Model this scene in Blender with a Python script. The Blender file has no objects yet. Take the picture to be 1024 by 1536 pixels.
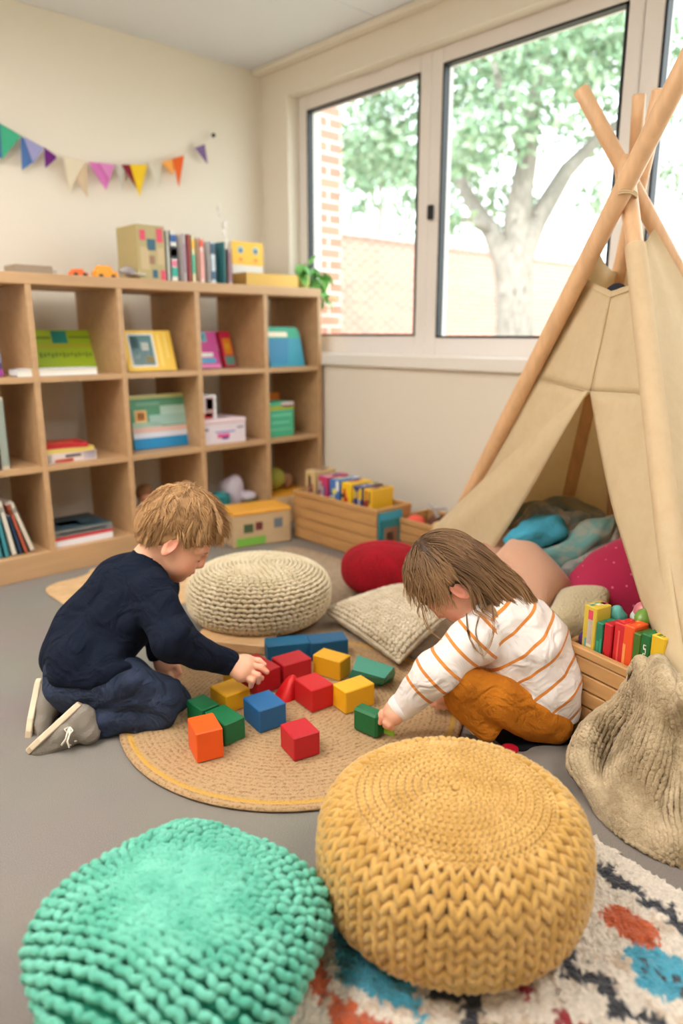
import bpy, math, random
import numpy as np
from mathutils import Vector, Matrix
random.seed(7); rng = np.random.default_rng(7)
SC = bpy.context.scene; COL = SC.collection
PI = math.pi
# ---------------------------------------------------------------- camera geometry (measured from the room's vanishing lines)
F = 1090.0; PT = math.radians(13.72); YW = math.radians(46.75); CH = .85
CAM = np.array([0, 0, CH])
FW = np.array([math.cos(YW)*math.cos(PT), math.sin(YW)*math.cos(PT), -math.sin(PT)])
RT = np.array([math.sin(YW), -math.cos(YW), 0.0])
UP = np.array([math.cos(YW)*math.sin(PT), math.sin(YW)*math.sin(PT), math.cos(PT)])
def P(px, py, d):
    return CAM + d*(FW + (px-512)/F*RT - (py-768)/F*UP)
def G(px, py, z=0.0, ax=2):
    r = FW + (px-512)/F*RT - (py-768)/F*UP
    return CAM + r*((z-CAM[ax])/r[ax])
def nrm(v):
    v = np.asarray(v, float); return v/max(1e-9, np.linalg.norm(v))
# ---------------------------------------------------------------- materials
def lin(c):
    o = []
    for v in c[:3]:
        v = v/255.0
        o.append(v/12.92 if v <= .04045 else ((v+.055)/1.055)**2.4)
    return (o[0], o[1], o[2], 1.0)
MATS = {}
def newmat(name):
    m = bpy.data.materials.new(name); m.use_nodes = True
    nt = m.node_tree; b = nt.nodes['Principled BSDF']; MATS[name] = m
    return m, nt, b
def node(nt, t, **kw):
    n = nt.nodes.new(t)
    for k, v in kw.items():
        if k in n.inputs.keys() if hasattr(n.inputs, 'keys') else False: n.inputs[k].default_value = v
        else: setattr(n, k, v)
    return n
def mat(name, col, rough=.6, bump=None, var=None, metal=0, sheen=0, coat=0, sss=0, stretch=None, coord='Object', folds=None):
    if name in MATS: return MATS[name]
    m, nt, b = newmat(name); L = nt.links.new
    b.inputs['Base Color'].default_value = lin(col); b.inputs['Roughness'].default_value = rough
    b.inputs['Metallic'].default_value = metal
    b.inputs['Sheen Weight'].default_value = sheen
    if rough >= .8: b.inputs['Specular IOR Level'].default_value = .15
    b.inputs['Coat Weight'].default_value = coat
    if sss:
        b.inputs['Subsurface Weight'].default_value = sss
        b.inputs['Subsurface Radius'].default_value = (1, .35, .2); b.inputs['Subsurface Scale'].default_value = .008
    tc = None
    if bump or var:
        t = nt.nodes.new('ShaderNodeTexCoord'); mp = nt.nodes.new('ShaderNodeMapping')
        L(t.outputs[coord], mp.inputs['Vector'])
        if stretch: mp.inputs['Scale'].default_value = stretch
        tc = mp.outputs['Vector']
    if var:
        n = nt.nodes.new('ShaderNodeTexNoise'); n.inputs['Scale'].default_value = var[0]; n.inputs['Detail'].default_value = 5
        L(tc, n.inputs['Vector'])
        r = nt.nodes.new('ShaderNodeValToRGB')
        c = lin(col); a = var[1]
        r.color_ramp.elements[0].position = .3; r.color_ramp.elements[1].position = .7
        r.color_ramp.elements[0].color = tuple(max(0, x*(1-a)) for x in c[:3])+(1,)
        r.color_ramp.elements[1].color = tuple(min(1, x*(1+a)) for x in c[:3])+(1,)
        L(n.outputs['Fac'], r.inputs['Fac']); L(r.outputs['Color'], b.inputs['Base Color'])
    if bump:
        n = nt.nodes.new('ShaderNodeTexNoise'); n.inputs['Scale'].default_value = bump[0]; n.inputs['Detail'].default_value = 3
        L(tc, n.inputs['Vector'])
        bp = nt.nodes.new('ShaderNodeBump'); bp.inputs['Strength'].default_value = bump[1]; bp.inputs['Distance'].default_value = .01 if len(bump) < 3 else bump[2]
        L(n.outputs['Fac'], bp.inputs['Height']); L(bp.outputs['Normal'], b.inputs['Normal'])
        if folds: soften(nt, t, bp, *folds)
    return m
def soften(nt, t, bp, sc, dist):
    """broad cloth creases under the fine weave"""
    L = nt.links.new; n = nt.nodes.new('ShaderNodeTexNoise'); n.inputs['Scale'].default_value = sc; n.inputs['Detail'].default_value = 2; n.inputs['Distortion'].default_value = 1.6
    L(t.outputs['Object'], n.inputs['Vector']); b2 = nt.nodes.new('ShaderNodeBump'); b2.inputs['Strength'].default_value = 1; b2.inputs['Distance'].default_value = dist
    L(n.outputs['Fac'], b2.inputs['Height']); L(b2.outputs['Normal'], bp.inputs['Normal'])
def wood(name, col, dark=.75, scale=(6, 40, 40), rough=.5, grain=.25):
    if name in MATS: return MATS[name]
    m, nt, b = newmat(name); L = nt.links.new
    t = nt.nodes.new('ShaderNodeTexCoord'); mp = nt.nodes.new('ShaderNodeMapping'); mp.inputs['Scale'].default_value = scale
    L(t.outputs['Object'], mp.inputs['Vector'])
    n = nt.nodes.new('ShaderNodeTexNoise'); n.inputs['Scale'].default_value = 1.0; n.inputs['Detail'].default_value = 6; n.inputs['Distortion'].default_value = .6
    L(mp.outputs['Vector'], n.inputs['Vector'])
    r = nt.nodes.new('ShaderNodeValToRGB'); c = lin(col)
    r.color_ramp.elements[0].position = .32; r.color_ramp.elements[1].position = .62
    r.color_ramp.elements[0].color = tuple(x*dark for x in c[:3])+(1,); r.color_ramp.elements[1].color = c
    L(n.outputs['Fac'], r.inputs['Fac']); L(r.outputs['Color'], b.inputs['Base Color'])
    bp = nt.nodes.new('ShaderNodeBump'); bp.inputs['Strength'].default_value = grain; bp.inputs['Distance'].default_value = .003
    L(n.outputs['Fac'], bp.inputs['Height']); L(bp.outputs['Normal'], b.inputs['Normal'])
    b.inputs['Roughness'].default_value = rough
    return m
# ---------------------------------------------------------------- mesh builder (world coordinates)
WM = {}
class MB:
    def __init__(s): s.V = []; s.F = []; s.M = []; s.S = []; s.n = 0; s.A = {}
    def add(s, V, Fc, mi=0, smooth=False):
        V = [tuple(map(float, v)) for v in V]
        s.V += V; o = s.n; s.n += len(V)
        for f in Fc: s.F.append(tuple(i+o for i in f)); s.M.append(mi); s.S.append(smooth)
        return s
    def box(s, c, size, rot=None, mi=0, bev=0.0):
        """box centred at c, full size, rot = 3x3 with axes as columns; chamfered edges when bev"""
        h = [x/2 for x in size]; R = np.eye(3) if rot is None else np.asarray(rot)
        c = np.asarray(c, float)
        if bev <= 0:
            V = [(sx*h[0], sy*h[1], sz*h[2]) for sx in (-1, 1) for sy in (-1, 1) for sz in (-1, 1)]
            Fc = [(0, 1, 3, 2), (4, 6, 7, 5), (0, 4, 5, 1), (2, 3, 7, 6), (0, 2, 6, 4), (1, 5, 7, 3)]
            return s.add([c + R@np.array(v) for v in V], Fc, mi)
        b = min(bev, min(h)*.95); V = []; idx = {}
        for sx in (-1, 1):
            for sy in (-1, 1):
                for sz in (-1, 1):
                    for k in range(3):
                        v = [sx*(h[0]-b), sy*(h[1]-b), sz*(h[2]-b)]; v[k] = (sx, sy, sz)[k]*h[k]
                        idx[(sx, sy, sz, k)] = len(V); V.append(c + R@np.array(v))
        Fc = []
        for k in range(3):
            i, j = [(1, 2), (2, 0), (0, 1)][k]
            for sg in (-1, 1):
                q = []
                for a, b2 in ((-1, -1), (1, -1), (1, 1), (-1, 1)):
                    t = [0, 0, 0]; t[k] = sg; t[i] = a; t[j] = b2; q.append(idx[(*t, k)])
                Fc.append(tuple(q if sg > 0 else q[::-1]))
        for k in range(3):
            i, j = [(1, 2), (2, 0), (0, 1)][k]
            for a in (-1, 1):
                for b2 in (-1, 1):
                    t0 = [0, 0, 0]; t0[i] = a; t0[j] = b2; t1 = list(t0); t0[k] = -1; t1[k] = 1
                    q = [idx[(*t0, i)], idx[(*t1, i)], idx[(*t1, j)], idx[(*t0, j)]]
                    Fc.append(tuple(q if a*b2 < 0 else q[::-1]))
        for sx in (-1, 1):
            for sy in (-1, 1):
                for sz in (-1, 1):
                    q = (idx[(sx, sy, sz, 0)], idx[(sx, sy, sz, 1)], idx[(sx, sy, sz, 2)])
                    Fc.append(q if sx*sy*sz > 0 else q[::-1])
        return s.add(V, Fc, mi)
    def bb(s, x0, x1, y0, y1, z0, z1, mi=0, bev=0.0):
        return s.box(((x0+x1)/2, (y0+y1)/2, (z0+z1)/2), (abs(x1-x0), abs(y1-y0), abs(z1-z0)), None, mi, bev)
    def quad(s, a, b, c, d, mi=0): return s.add([a, b, c, d], [(0, 1, 2, 3)], mi)
    def tube(s, pts, rad, n=10, mi=0, cap=True, smooth=True, flat=1.0, side=None):
        pts = [np.asarray(p, float) for p in pts]; k = len(pts)
        if not hasattr(rad, '__len__'): rad = [rad]*k
        V = []; Fc = []; prev = side
        for i in range(k):
            t = nrm(pts[min(i+1, k-1)] - pts[max(i-1, 0)])
            if prev is None: prev = np.array([0, 0, 1.0]) if abs(t[2]) < .9 else np.array([1.0, 0, 0])
            a = nrm(prev - t*np.dot(prev, t)); b = np.cross(t, a); prev = a
            for j in range(n):
                th = 2*PI*j/n; V.append(pts[i] + rad[i]*(math.cos(th)*a*flat + math.sin(th)*b))
        for i in range(k-1):
            for j in range(n):
                Fc.append((i*n+j, i*n+(j+1) % n, (i+1)*n+(j+1) % n, (i+1)*n+j))
        if cap: Fc.append(tuple(range(n))[::-1]); Fc.append(tuple((k-1)*n+j for j in range(n)))
        return s.add(V, Fc, mi, smooth)
    def ell(s, c, r, rot=None, nu=16, nv=10, mi=0, e=1.0):
        R = np.eye(3) if rot is None else np.asarray(rot); c = np.asarray(c, float); V = []; Fc = []
        sp = lambda x: math.copysign(abs(x)**e, x)
        for i in range(1, nv):
            ph = -PI/2 + PI*i/nv
            for j in range(nu):
                th = 2*PI*j/nu
                V.append(c + R@np.array([r[0]*sp(math.cos(ph))*sp(math.cos(th)), r[1]*sp(math.cos(ph))*sp(math.sin(th)), r[2]*sp(math.sin(ph))]))
        V.append(c + R@np.array([0, 0, -r[2]])); V.append(c + R@np.array([0, 0, r[2]])); b = len(V)-2
        for i in range(nv-2):
            for j in range(nu): Fc.append((i*nu+j, i*nu+(j+1) % nu, (i+1)*nu+(j+1) % nu, (i+1)*nu+j))
        for j in range(nu):
            Fc.append((b, (j+1) % nu, j)); Fc.append((b+1, (nv-2)*nu+j, (nv-2)*nu+(j+1) % nu))
        return s.add(V, Fc, mi, True)
    def lathe(s, c, prof, n=32, mi=0, rot=None, smooth=True):
        R = np.eye(3) if rot is None else np.asarray(rot); c = np.asarray(c, float); V = []; Fc = []
        for r, z in prof:
            for j in range(n): V.append(c + R@np.array([r*math.cos(2*PI*j/n), r*math.sin(2*PI*j/n), z]))
        for i in range(len(prof)-1):
            for j in range(n): Fc.append((i*n+j, i*n+(j+1) % n, (i+1)*n+(j+1) % n, (i+1)*n+j))
        Fc.append(tuple(range(n))[::-1]); Fc.append(tuple((len(prof)-1)*n+j for j in range(n)))
        return s.add(V, Fc, mi, smooth)
    def prism(s, poly, z0, z1, mi=0, frame=None):
        """poly in 2D extruded along third axis; frame=(origin, ex, ey, ez)"""
        O, X, Y, Z = frame if frame else (np.zeros(3), np.array([1, 0, 0.]), np.array([0, 1., 0]), np.array([0, 0, 1.]))
        n = len(poly); V = [O + X*p[0] + Y*p[1] + Z*z for z in (z0, z1) for p in poly]
        Fc = [tuple(range(n))[::-1], tuple(range(n, 2*n))] + [(i, (i+1) % n, n+(i+1) % n, n+i) for i in range(n)]
        return s.add(V, Fc, mi)
    def grid(s, fn, nu, nv, mi=0, closeu=False, smooth=True):
        V = [fn(i/(nu if closeu else nu-1), j/(nv-1)) for j in range(nv) for i in range(nu)]; Fc = []
        for j in range(nv-1):
            for i in range(nu if closeu else nu-1): Fc.append((j*nu+i, j*nu+(i+1) % nu, (j+1)*nu+(i+1) % nu, (j+1)*nu+i))
        return s.add(V, Fc, mi, smooth)
    def build(s, name, mats, parent=None, base=None, kind=None):
        me = bpy.data.meshes.new(name)
        V = np.array(s.V, float)
        if parent is None:
            if base is None:
                lo = V.min(0); hi = V.max(0); base = ((lo[0]+hi[0])/2, (lo[1]+hi[1])/2, lo[2])
            M = Matrix.Translation(Vector([float(x) for x in base])); loc = M
        else: M = WM[parent]; loc = Matrix.Identity(4)
        Mi = np.array(M.inverted()); V = V@Mi[:3, :3].T + Mi[:3, 3]
        me.from_pydata(V.tolist(), [], s.F)
        for m in (mats if isinstance(mats, (list, tuple)) else [mats]): me.materials.append(m)
        me.polygons.foreach_set('material_index', s.M); me.polygons.foreach_set('use_smooth', s.S)
        for k, a in s.A.items():
            at = me.attributes.new(k, 'FLOAT', 'POINT'); at.data.foreach_set('value', np.asarray(a, np.float32))
        me.update()
        o = bpy.data.objects.new(name, me); COL.objects.link(o)
        if parent is None: o.matrix_world = M; WM[o] = M
        else: o.parent = parent; WM[o] = WM[parent]
        if kind: o['kind'] = kind
        return o
def tag(o, label=None, cat=None, group=None, kind=None):
    if label: o['label'] = label
    if cat: o['category'] = cat
    if group: o['group'] = group
    if kind: o['kind'] = kind
    return o
def thing(name, label, cat, loc, group=None, rz=0.0):
    o = bpy.data.objects.new(name, None); COL.objects.link(o); o.empty_display_size = .05
    o.location = [float(x) for x in loc]; o.rotation_euler = (0, 0, rz)
    WM[o] = Matrix.Translation(Vector([float(x) for x in loc])) @ Matrix.Rotation(rz, 4, 'Z')
    return tag(o, label, cat, group)
def struct(name, mb, m, parent=None, base=None):
    o = mb.build(name, m, parent, base)
    if parent is None: o['kind'] = 'structure'
    return o
def RZ(a):
    c, s_ = math.cos(a), math.sin(a); return np.array([[c, -s_, 0], [s_, c, 0], [0, 0, 1.]])
def frame(x, y=None, z=None):
    """orthonormal axes (columns) from x and an approximate y or z"""
    x = nrm(x)
    if z is not None: y = nrm(np.cross(z, x)); return np.column_stack([x, y, np.cross(x, y)])
    z = nrm(np.cross(x, y)); return np.column_stack([x, np.cross(z, x), z])
def RX(a):
    c, s_ = math.cos(a), math.sin(a); return np.array([[1, 0, 0], [0, c, -s_], [0, s_, c]])
def RY(a):
    c, s_ = math.cos(a), math.sin(a); return np.array([[c, 0, s_], [0, 1, 0], [-s_, 0, c]])
# batch of small lobes (yarn stitches): positions p, long axis t, normal n, radii (a,b,c)
def lobes(mb, Pp, T, N, ra, rb, rc, nu=8, nv=6, mi=0):
    base = []
    for i in range(1, nv):
        ph = -PI/2 + PI*i/nv
        for j in range(nu):
            th = 2*PI*j/nu; base.append((math.sin(ph), math.cos(ph)*math.cos(th), math.cos(ph)*math.sin(th)))
    base.append((-1, 0, 0)); base.append((1, 0, 0)); base = np.array(base); nb = len(base)
    Fc = []
    for i in range(nv-2):
        for j in range(nu): Fc.append((i*nu+j, i*nu+(j+1) % nu, (i+1)*nu+(j+1) % nu, (i+1)*nu+j))
    for j in range(nu):
        Fc.append((nb-2, (j+1) % nu, j)); Fc.append((nb-1, (nv-2)*nu+j, (nv-2)*nu+(j+1) % nu))
    Pp = np.asarray(Pp, float); T = np.asarray(T, float); N = np.asarray(N, float); K = len(Pp)
    T = T/np.linalg.norm(T, axis=1)[:, None]; B = np.cross(N, T); B /= np.linalg.norm(B, axis=1)[:, None]; Nn = np.cross(T, B)
    ra = np.broadcast_to(ra, (K,)); rb = np.broadcast_to(rb, (K,)); rc = np.broadcast_to(rc, (K,))
    V = (Pp[:, None, :] + base[None, :, 0, None]*(T*ra[:, None])[:, None, :] + base[None, :, 1, None]*(B*rb[:, None])[:, None, :]
         + base[None, :, 2, None]*(Nn*rc[:, None])[:, None, :]).reshape(-1, 3)
    o = mb.n; mb.V += [tuple(v) for v in V.tolist()]; mb.n += len(V)
    FF = (np.arange(K)*nb)[:, None]
    for f in Fc:
        arr = (FF + np.array(f)[None, :] + o).tolist(); mb.F += [tuple(a) for a in arr]
    c = len(Fc)*K; mb.M += [mi]*c; mb.S += [True]*c
# ================================================================ ROOM
XW = 2.30; YB = 3.0; ZC = 2.03
M_wall = mat('warm_white_paint', (234, 226, 212), .85, bump=(60, .05))
M_wallr = M_wall
M_ceil = mat('ceiling_white', (226, 228, 234), .9)
M_frame = mat('window_frame_paint', (236, 230, 226), .45)
M_sill = mat('sill_paint', (238, 233, 226), .4)
M_black = mat('black_rubber', (22, 24, 27), .5)
def carpet_mat():
    m, nt, b = newmat('grey_carpet'); L = nt.links.new
    t = nt.nodes.new('ShaderNodeTexCoord')
    v = nt.nodes.new('ShaderNodeTexNoise'); v.inputs['Scale'].default_value = 900; v.inputs['Detail'].default_value = 3; L(t.outputs['Object'], v.inputs['Vector'])
    n = nt.nodes.new('ShaderNodeTexNoise'); n.inputs['Scale'].default_value = 3; n.inputs['Detail'].default_value = 4; L(t.outputs['Object'], n.inputs['Vector'])
    r = nt.nodes.new('ShaderNodeValToRGB'); r.color_ramp.elements[0].position = .3; r.color_ramp.elements[1].position = .7
    r.color_ramp.elements[0].color = lin((104, 98, 92)); r.color_ramp.elements[1].color = lin((168, 160, 151))
    L(v.outputs['Fac'], r.inputs['Fac'])
    mx = nt.nodes.new('ShaderNodeMix'); mx.data_type = 'RGBA'; mx.blend_type = 'MULTIPLY'; mx.inputs[0].default_value = .25
    L(r.outputs['Color'], mx.inputs[6]); L(n.outputs['Color'], mx.inputs[7]); L(mx.outputs[2], b.inputs['Base Color'])
    b.inputs['Roughness'].default_value = .95
    bp = nt.nodes.new('ShaderNodeBump'); bp.inputs['Strength'].default_value = .5; bp.inputs['Distance'].default_value = .003
    L(v.outputs['Fac'], bp.inputs['Height']); L(bp.outputs['Normal'], b.inputs['Normal'])
    return m
struct('floor', MB().bb(-1.3, 2.5, -1.6, 3.2, -.05, 0), carpet_mat())
struct('ceiling', MB().bb(-1.3, 2.5, -1.6, 3.2, ZC, ZC+.08).bb(-1.3, 2.5, 2.2, 2.206, ZC-.002, ZC+.001).bb(.9, .906, -1.6, 3.2, ZC-.002, ZC+.001), M_ceil)
struct('wall_back', MB().bb(-1.3, 2.5, YB, YB+.2, 0, ZC), M_wall)
struct('wall_left', MB().bb(-1.5, -1.3, -1.6, 3.2, 0, ZC), M_wall)
struct('wall_front', MB().bb(-1.3, 2.5, -1.8, -1.6, 0, ZC), M_wall)
WY0, WY1, WZ0, WZ1 = -.62, 2.804, .755, 1.895
struct('wall_right', MB().bb(XW, 2.5, WY1, YB, 0, ZC).bb(XW, 2.5, WY0, WY1, 0, .74).bb(XW, 2.5, WY0, WY1, WZ1, ZC).bb(XW, 2.5, -1.6, WY0, 0, ZC), M_wallr)
struct('trim_1', MB().bb(XW-.05, XW, -1.6, YB, ZC-.022, ZC, bev=.004), M_wall)
struct('trim_2', MB().bb(XW-.028, 2.395, WY0, WY1+.015, .715, .767, bev=.004), M_sill)
struct('baseboard_right', MB().bb(XW-.012, XW, -1.6, YB, 0, .06, bev=.003), M_sill)
struct('baseboard_back', MB().bb(-1.3, XW-.012, YB-.012, YB, 0, .06, bev=.003), M_sill)
# glass: nearly clear with a faint reflection
def glass_mat():
    m = bpy.data.materials.new('window_glass'); m.use_nodes = True; nt = m.node_tree; L = nt.links.new
    nt.nodes.remove(nt.nodes['Principled BSDF']); out = nt.nodes['Material Output']
    tr = nt.nodes.new('ShaderNodeBsdfTransparent'); gl = nt.nodes.new('ShaderNodeBsdfGlossy'); gl.inputs['Roughness'].default_value = .02
    tr.inputs['Color'].default_value = (.97, .985, .98, 1)
    mx = nt.nodes.new('ShaderNodeMixShader'); mx.inputs['Fac'].default_value = .04
    L(tr.outputs[0], mx.inputs[1]); L(gl.outputs[0], mx.inputs[2]); L(mx.outputs[0], out.inputs['Surface'])
    return m
M_glass = glass_mat()
FX0, FX1 = 2.365, 2.43
def window(idx, y0, y1, z0, z1, fy0, fy1):
    """glass y0..y1,z0..z1; frame fills fy0..fy1 and WZ0..WZ1"""
    m = MB()
    m.bb(FX0, FX1, fy0, y0, WZ0, WZ1, bev=.004).bb(FX0, FX1, y1, fy1, WZ0, WZ1, bev=.004).bb(FX0, FX1, y0, y1, WZ0, z0, bev=.003).bb(FX0, FX1, y0, y1, z1, WZ1, bev=.003)
    w = struct('window_%d' % idx, m, M_frame)
    g = .008; k = MB(); X0, X1 = FX0-.002, FX0+.03
    k.bb(X0, X1, y0, y0+g, z0, z1).bb(X0, X1, y1-g, y1, z0, z1).bb(X0, X1, y0, y1, z0, z0+g).bb(X0, X1, y0, y1, z1-g, z1)
    k.build('gasket', M_black, w)
    MB().bb(FX0+.024, FX0+.03, y0+g, y1-g, z0+g, z1-g).build('pane', M_glass, w)
    return w
w1 = window(1, 2.07, 2.742, .845, 1.833, 2.012, WY1)
w2 = window(2, 1.235, 1.955, .838, 1.838, 1.185, 2.012)
w3 = window(3, .28, 1.118, .838, 1.838, .2, 1.182)
w4 = window(4, -.55, .12, .838, 1.838, WY0, .2)
q = G(648, 319, FX0, 0)
MB().bb(FX0-.022, FX0, q[1]-.011, q[1]+.011, q[2]-.027, q[2]+.027, bev=.004).build('lock', M_black, w2)
# window winders lying on the sill
def winder(pa, pb, knob, label):
    a = G(*pa, .775); b = G(*pb, .775); a[0] = b[0] = 2.335
    t = thing('window_winder', label, 'window winder', ((a[0]+b[0])/2, (a[1]+b[1])/2, .767), 'black window winders on the sill')
    d = b-a; m = MB(); m.tube([a+d*s+np.array([0, 0, .003]) for s in (0, .04, .5, .9, 1)], [.006, .012, .012, .008, .006], 10); m.build('handle', M_black, t)
    if knob: MB().ell(b+np.array([0, 0, .006]), (.014, .016, .015)).build('knob', mat('dark_green_plastic', (40, 52, 50), .4), t)
    else:
        MB().prism([(-.03, -.012), (.02, -.012), (.0, .03), (-.01, .03)], -.01, .01, 0, (b+np.array([0, 0, .004]), np.array([0, -1., 0]), np.array([0, 0, 1.]), np.array([1., 0, 0]))).build('bracket', mat('dark_green_plastic', (40, 52, 50), .4), t)
winder((528, 511), (592, 511), True, 'black window winder with a round knob lying on the sill under the left pane')
winder((700, 515), (765, 516), False, 'black window winder with a triangular bracket on the sill under the middle pane')
# ceiling light panels (overhead, out of the picture)
M_lamp, nt_, b_ = newmat('lamp_diffuser'); b_.inputs['Emission Color'].default_value = (1.0, .96, .91, 1); b_.inputs['Emission Strength'].default_value = 15.0
for (lx, ly) in ((.35, 1.55), (-.45, .9), (-.5, 2.1), (1.1, -.5)):
    t = thing('ceiling_light', 'square ceiling light panel above the play area', 'ceiling light', (lx, ly, ZC-.02), 'square ceiling light panels')
    MB().bb(lx-.28, lx+.28, ly-.28, ly+.28, ZC-.012, ZC-.006).build('diffuser', M_lamp, t)
    f = MB()
    for a, b in ((-.3, -.28), (.28, .3)): f.bb(lx+a, lx+b, ly-.3, ly+.3, ZC-.02, ZC).bb(lx-.28, lx+.28, ly+a, ly+b, ZC-.02, ZC)
    f.build('frame', M_sill, t)
# ================================================================ OUTSIDE
def brick_mat():
    m, nt, b = newmat('red_brick'); L = nt.links.new
    t = nt.nodes.new('ShaderNodeTexCoord'); sp = nt.nodes.new('ShaderNodeSeparateXYZ'); L(t.outputs['Object'], sp.inputs[0]); ad = nt.nodes.new('ShaderNodeMath'); L(sp.outputs[0], ad.inputs[0]); L(sp.outputs[1], ad.inputs[1]); mp = nt.nodes.new('ShaderNodeCombineXYZ'); L(ad.outputs[0], mp.inputs[0]); L(sp.outputs[2], mp.inputs[1])
    k = nt.nodes.new('ShaderNodeTexBrick'); k.inputs['Scale'].default_value = 1; k.inputs['Brick Width'].default_value = .2; k.inputs['Row Height'].default_value = .065
    k.inputs['Mortar Size'].default_value = .008; k.inputs['Color1'].default_value = lin((196, 128, 108)); k.inputs['Color2'].default_value = lin((170, 112, 98)); k.inputs['Mortar'].default_value = lin((205, 190, 178))
    L(mp.outputs[0], k.inputs['Vector']); L(k.outputs['Color'], b.inputs['Base Color']); b.inputs['Roughness'].default_value = .9
    return m
M_brick = brick_mat(); M_cop = mat('stone_coping', (200, 192, 186), .9, var=(8, .1))
M_grass = mat('lawn', (176, 172, 150), .95, var=(6, .2), bump=(40, .6))
struct('ground', MB().bb(2.5, 40, -25, 60, -.5, -.4), M_grass)
YG = 7.0
gw = struct('garden_wall', MB().bb(4.0, 22, YG, YG+.24, -.4, 2.06), M_brick)
MB().bb(3.98, 22, YG-.03, YG+.27, 2.06, 2.13).build('coping', M_cop, gw)
struct('wall_outside', MB().bb(2.5, 3.2, 3.405, 3.9, -.4, 3.2), M_brick)
M_bark = mat('pale_bark', (150, 142, 132), .9, var=(14, .25), bump=(20, 1.0, .03), stretch=(3, 3, .6))
leafm = [mat('leaf_green', (162, 182, 150), .6), mat('leaf_dark', (128, 158, 124), .6)]
def leaves(m, cs, n, size, seed):
    r = np.random.default_rng(seed)
    V = []; Fc = []; mi = []
    w = np.array([c[3]**2*1.0 for c in cs]); w = w/w.sum()
    pick = r.choice(len(cs), n, p=w)
    d = r.normal(size=(n, 3)); d /= np.linalg.norm(d, axis=1)[:, None]; rad = r.random(n)**.5
    for i in range(n):
        c = cs[pick[i]]; p = np.array(c[:3]) + d[i]*rad[i]*c[3]*np.array([1, 1, .8])
        a = nrm(r.normal(size=3)); b = nrm(np.cross(a, r.normal(size=3))); s = size*(.6+.8*r.random())
        o = len(V); V += [p-a*s, p+b*s*.45, p+a*s, p-b*s*.45]; Fc.append((o, o+1, o+2, o+3))
    m.add(V, Fc, 0)
    k = len(Fc); m.M[-k:] = [int(x) for x in r.integers(0, 2, k)]
def Q(px, py, d): return P(px, py, d)
t = thing('tree', 'large pale-barked tree with forking trunk outside the middle window', 'tree', G(772, 640, -.4) if False else (P(772, 640, 6.0)[0], P(772, 640, 6.0)[1], -.4))
D = 6.0; m = MB()
def limb(pts, r): m.tube([P(a, b, D+dd) for a, b, dd in pts], r, 10)
b0 = P(772, 640, D); b0[2] = -.42
m.tube([b0, P(772, 480, D), P(768, 410, D), P(757, 380, D)], [.22, .155, .14, .10], 14)
limb([(768, 440, 0), (755, 385, 0), (735, 345, 0), (705, 300, .2), (680, 250, .3), (660, 180, .4)], [.13, .10, .075, .06, .045, .02])
limb([(770, 450, 0), (770, 400, 0), (775, 330, 0), (790, 240, -.1), (800, 150, -.2), (830, 40, -.3)], [.15, .13, .11, .09, .06, .03])
limb([(770, 450, 0), (778, 395, 0), (805, 330, .1), (850, 255, .2), (900, 205, .3), (960, 160, .3)], [.14, .11, .09, .07, .05, .03])
limb([(790, 240, -.1), (760, 170, -.3), (740, 90, -.5)], [.06, .04, .02])
limb([(735, 345, 0), (700, 330, -.2), (650, 320, -.3)], [.05, .03, .015])
m.build('trunk', M_bark, t)
m = MB(); cs = []
for (x, y, d, r_) in ((720, 150, 6.4, .55), (600, 190, 6.8, .6), (560, 150, 6.8, .5), (640, 250, 6.6, .45), (800, 60, 6.2, .6), (880, 110, 6.2, .5), (700, 80, 6.2, .6), (560, 240, 7.0, .4), (690, 260, 6.4, .42), (850, 20, 6, .6), (930, 60, 6, .5), (760, -60, 6, .8), (620, 60, 6.4, .7), (1040, 250, 6, .4), (1060, 100, 6, .6), (540, 310, 7.2, .25), (620, 310, 6.7, .3), (900, 200, 6.5, .3), (500, 100, 7, .5), (500, 220, 7, .3)):
    c = P(x, y, d); cs.append((*c, r_))
cs += [(*P(x, y, d), r_) for x, y, d, r_ in ((740, 200, 5.6, .4), (830, 150, 5.6, .45), (780, 60, 5.5, .5), (900, 60, 5.6, .5), (700, 220, 5.7, .35), (680, 330, 5.7, .22), (900, 300, 5.9, .22), (760, 300, 6.5, .3))]
leaves(m, cs, 13000, .046, 3)
m.build('foliage', leafm, t)
t = thing('tree', 'thin young tree standing beyond the brick wall', 'tree', (P(568, 400, 12)[0], P(568, 400, 12)[1], -.4))
m = MB(); b0 = P(568, 470, 12.0); b0[2] = -.42
m.tube([b0, P(568, 360, 12), P(572, 300, 12), P(565, 240, 12)], [.09, .06, .05, .03], 8); m.tube([P(570, 320, 12), P(545, 270, 12.1)], [.04, .02], 6); m.tube([P(571, 310, 12), P(592, 270, 12.1)], [.04, .02], 6); m.build('trunk', M_bark, t)
m = MB(); leaves(m, [(*P(568, 235, 12), .6), (*P(530, 260, 12), .4), (*P(610, 255, 12), .4)], 900, .09, 5); m.build('foliage', leafm, t)
for k, (x, y, d, r_, lb) in enumerate(((600, 352, 13.5, .3, 'low green shrub showing above the brick wall through the left window'), (700, 372, 16, .35, 'low green shrub above the wall to the left of the big trunk'))):
    m = MB(); c = P(x, y, d); leaves(m, [(*(c+RT*o), r_*.7) for o in (-.5, 0, .5)] + [(c[0], c[1], z, .5) for z in (.2, .7, 1.2, 1.6)], 1800, .06, 11+k)
    tag(m.build('shrub', leafm), lb, 'shrub')
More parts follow.
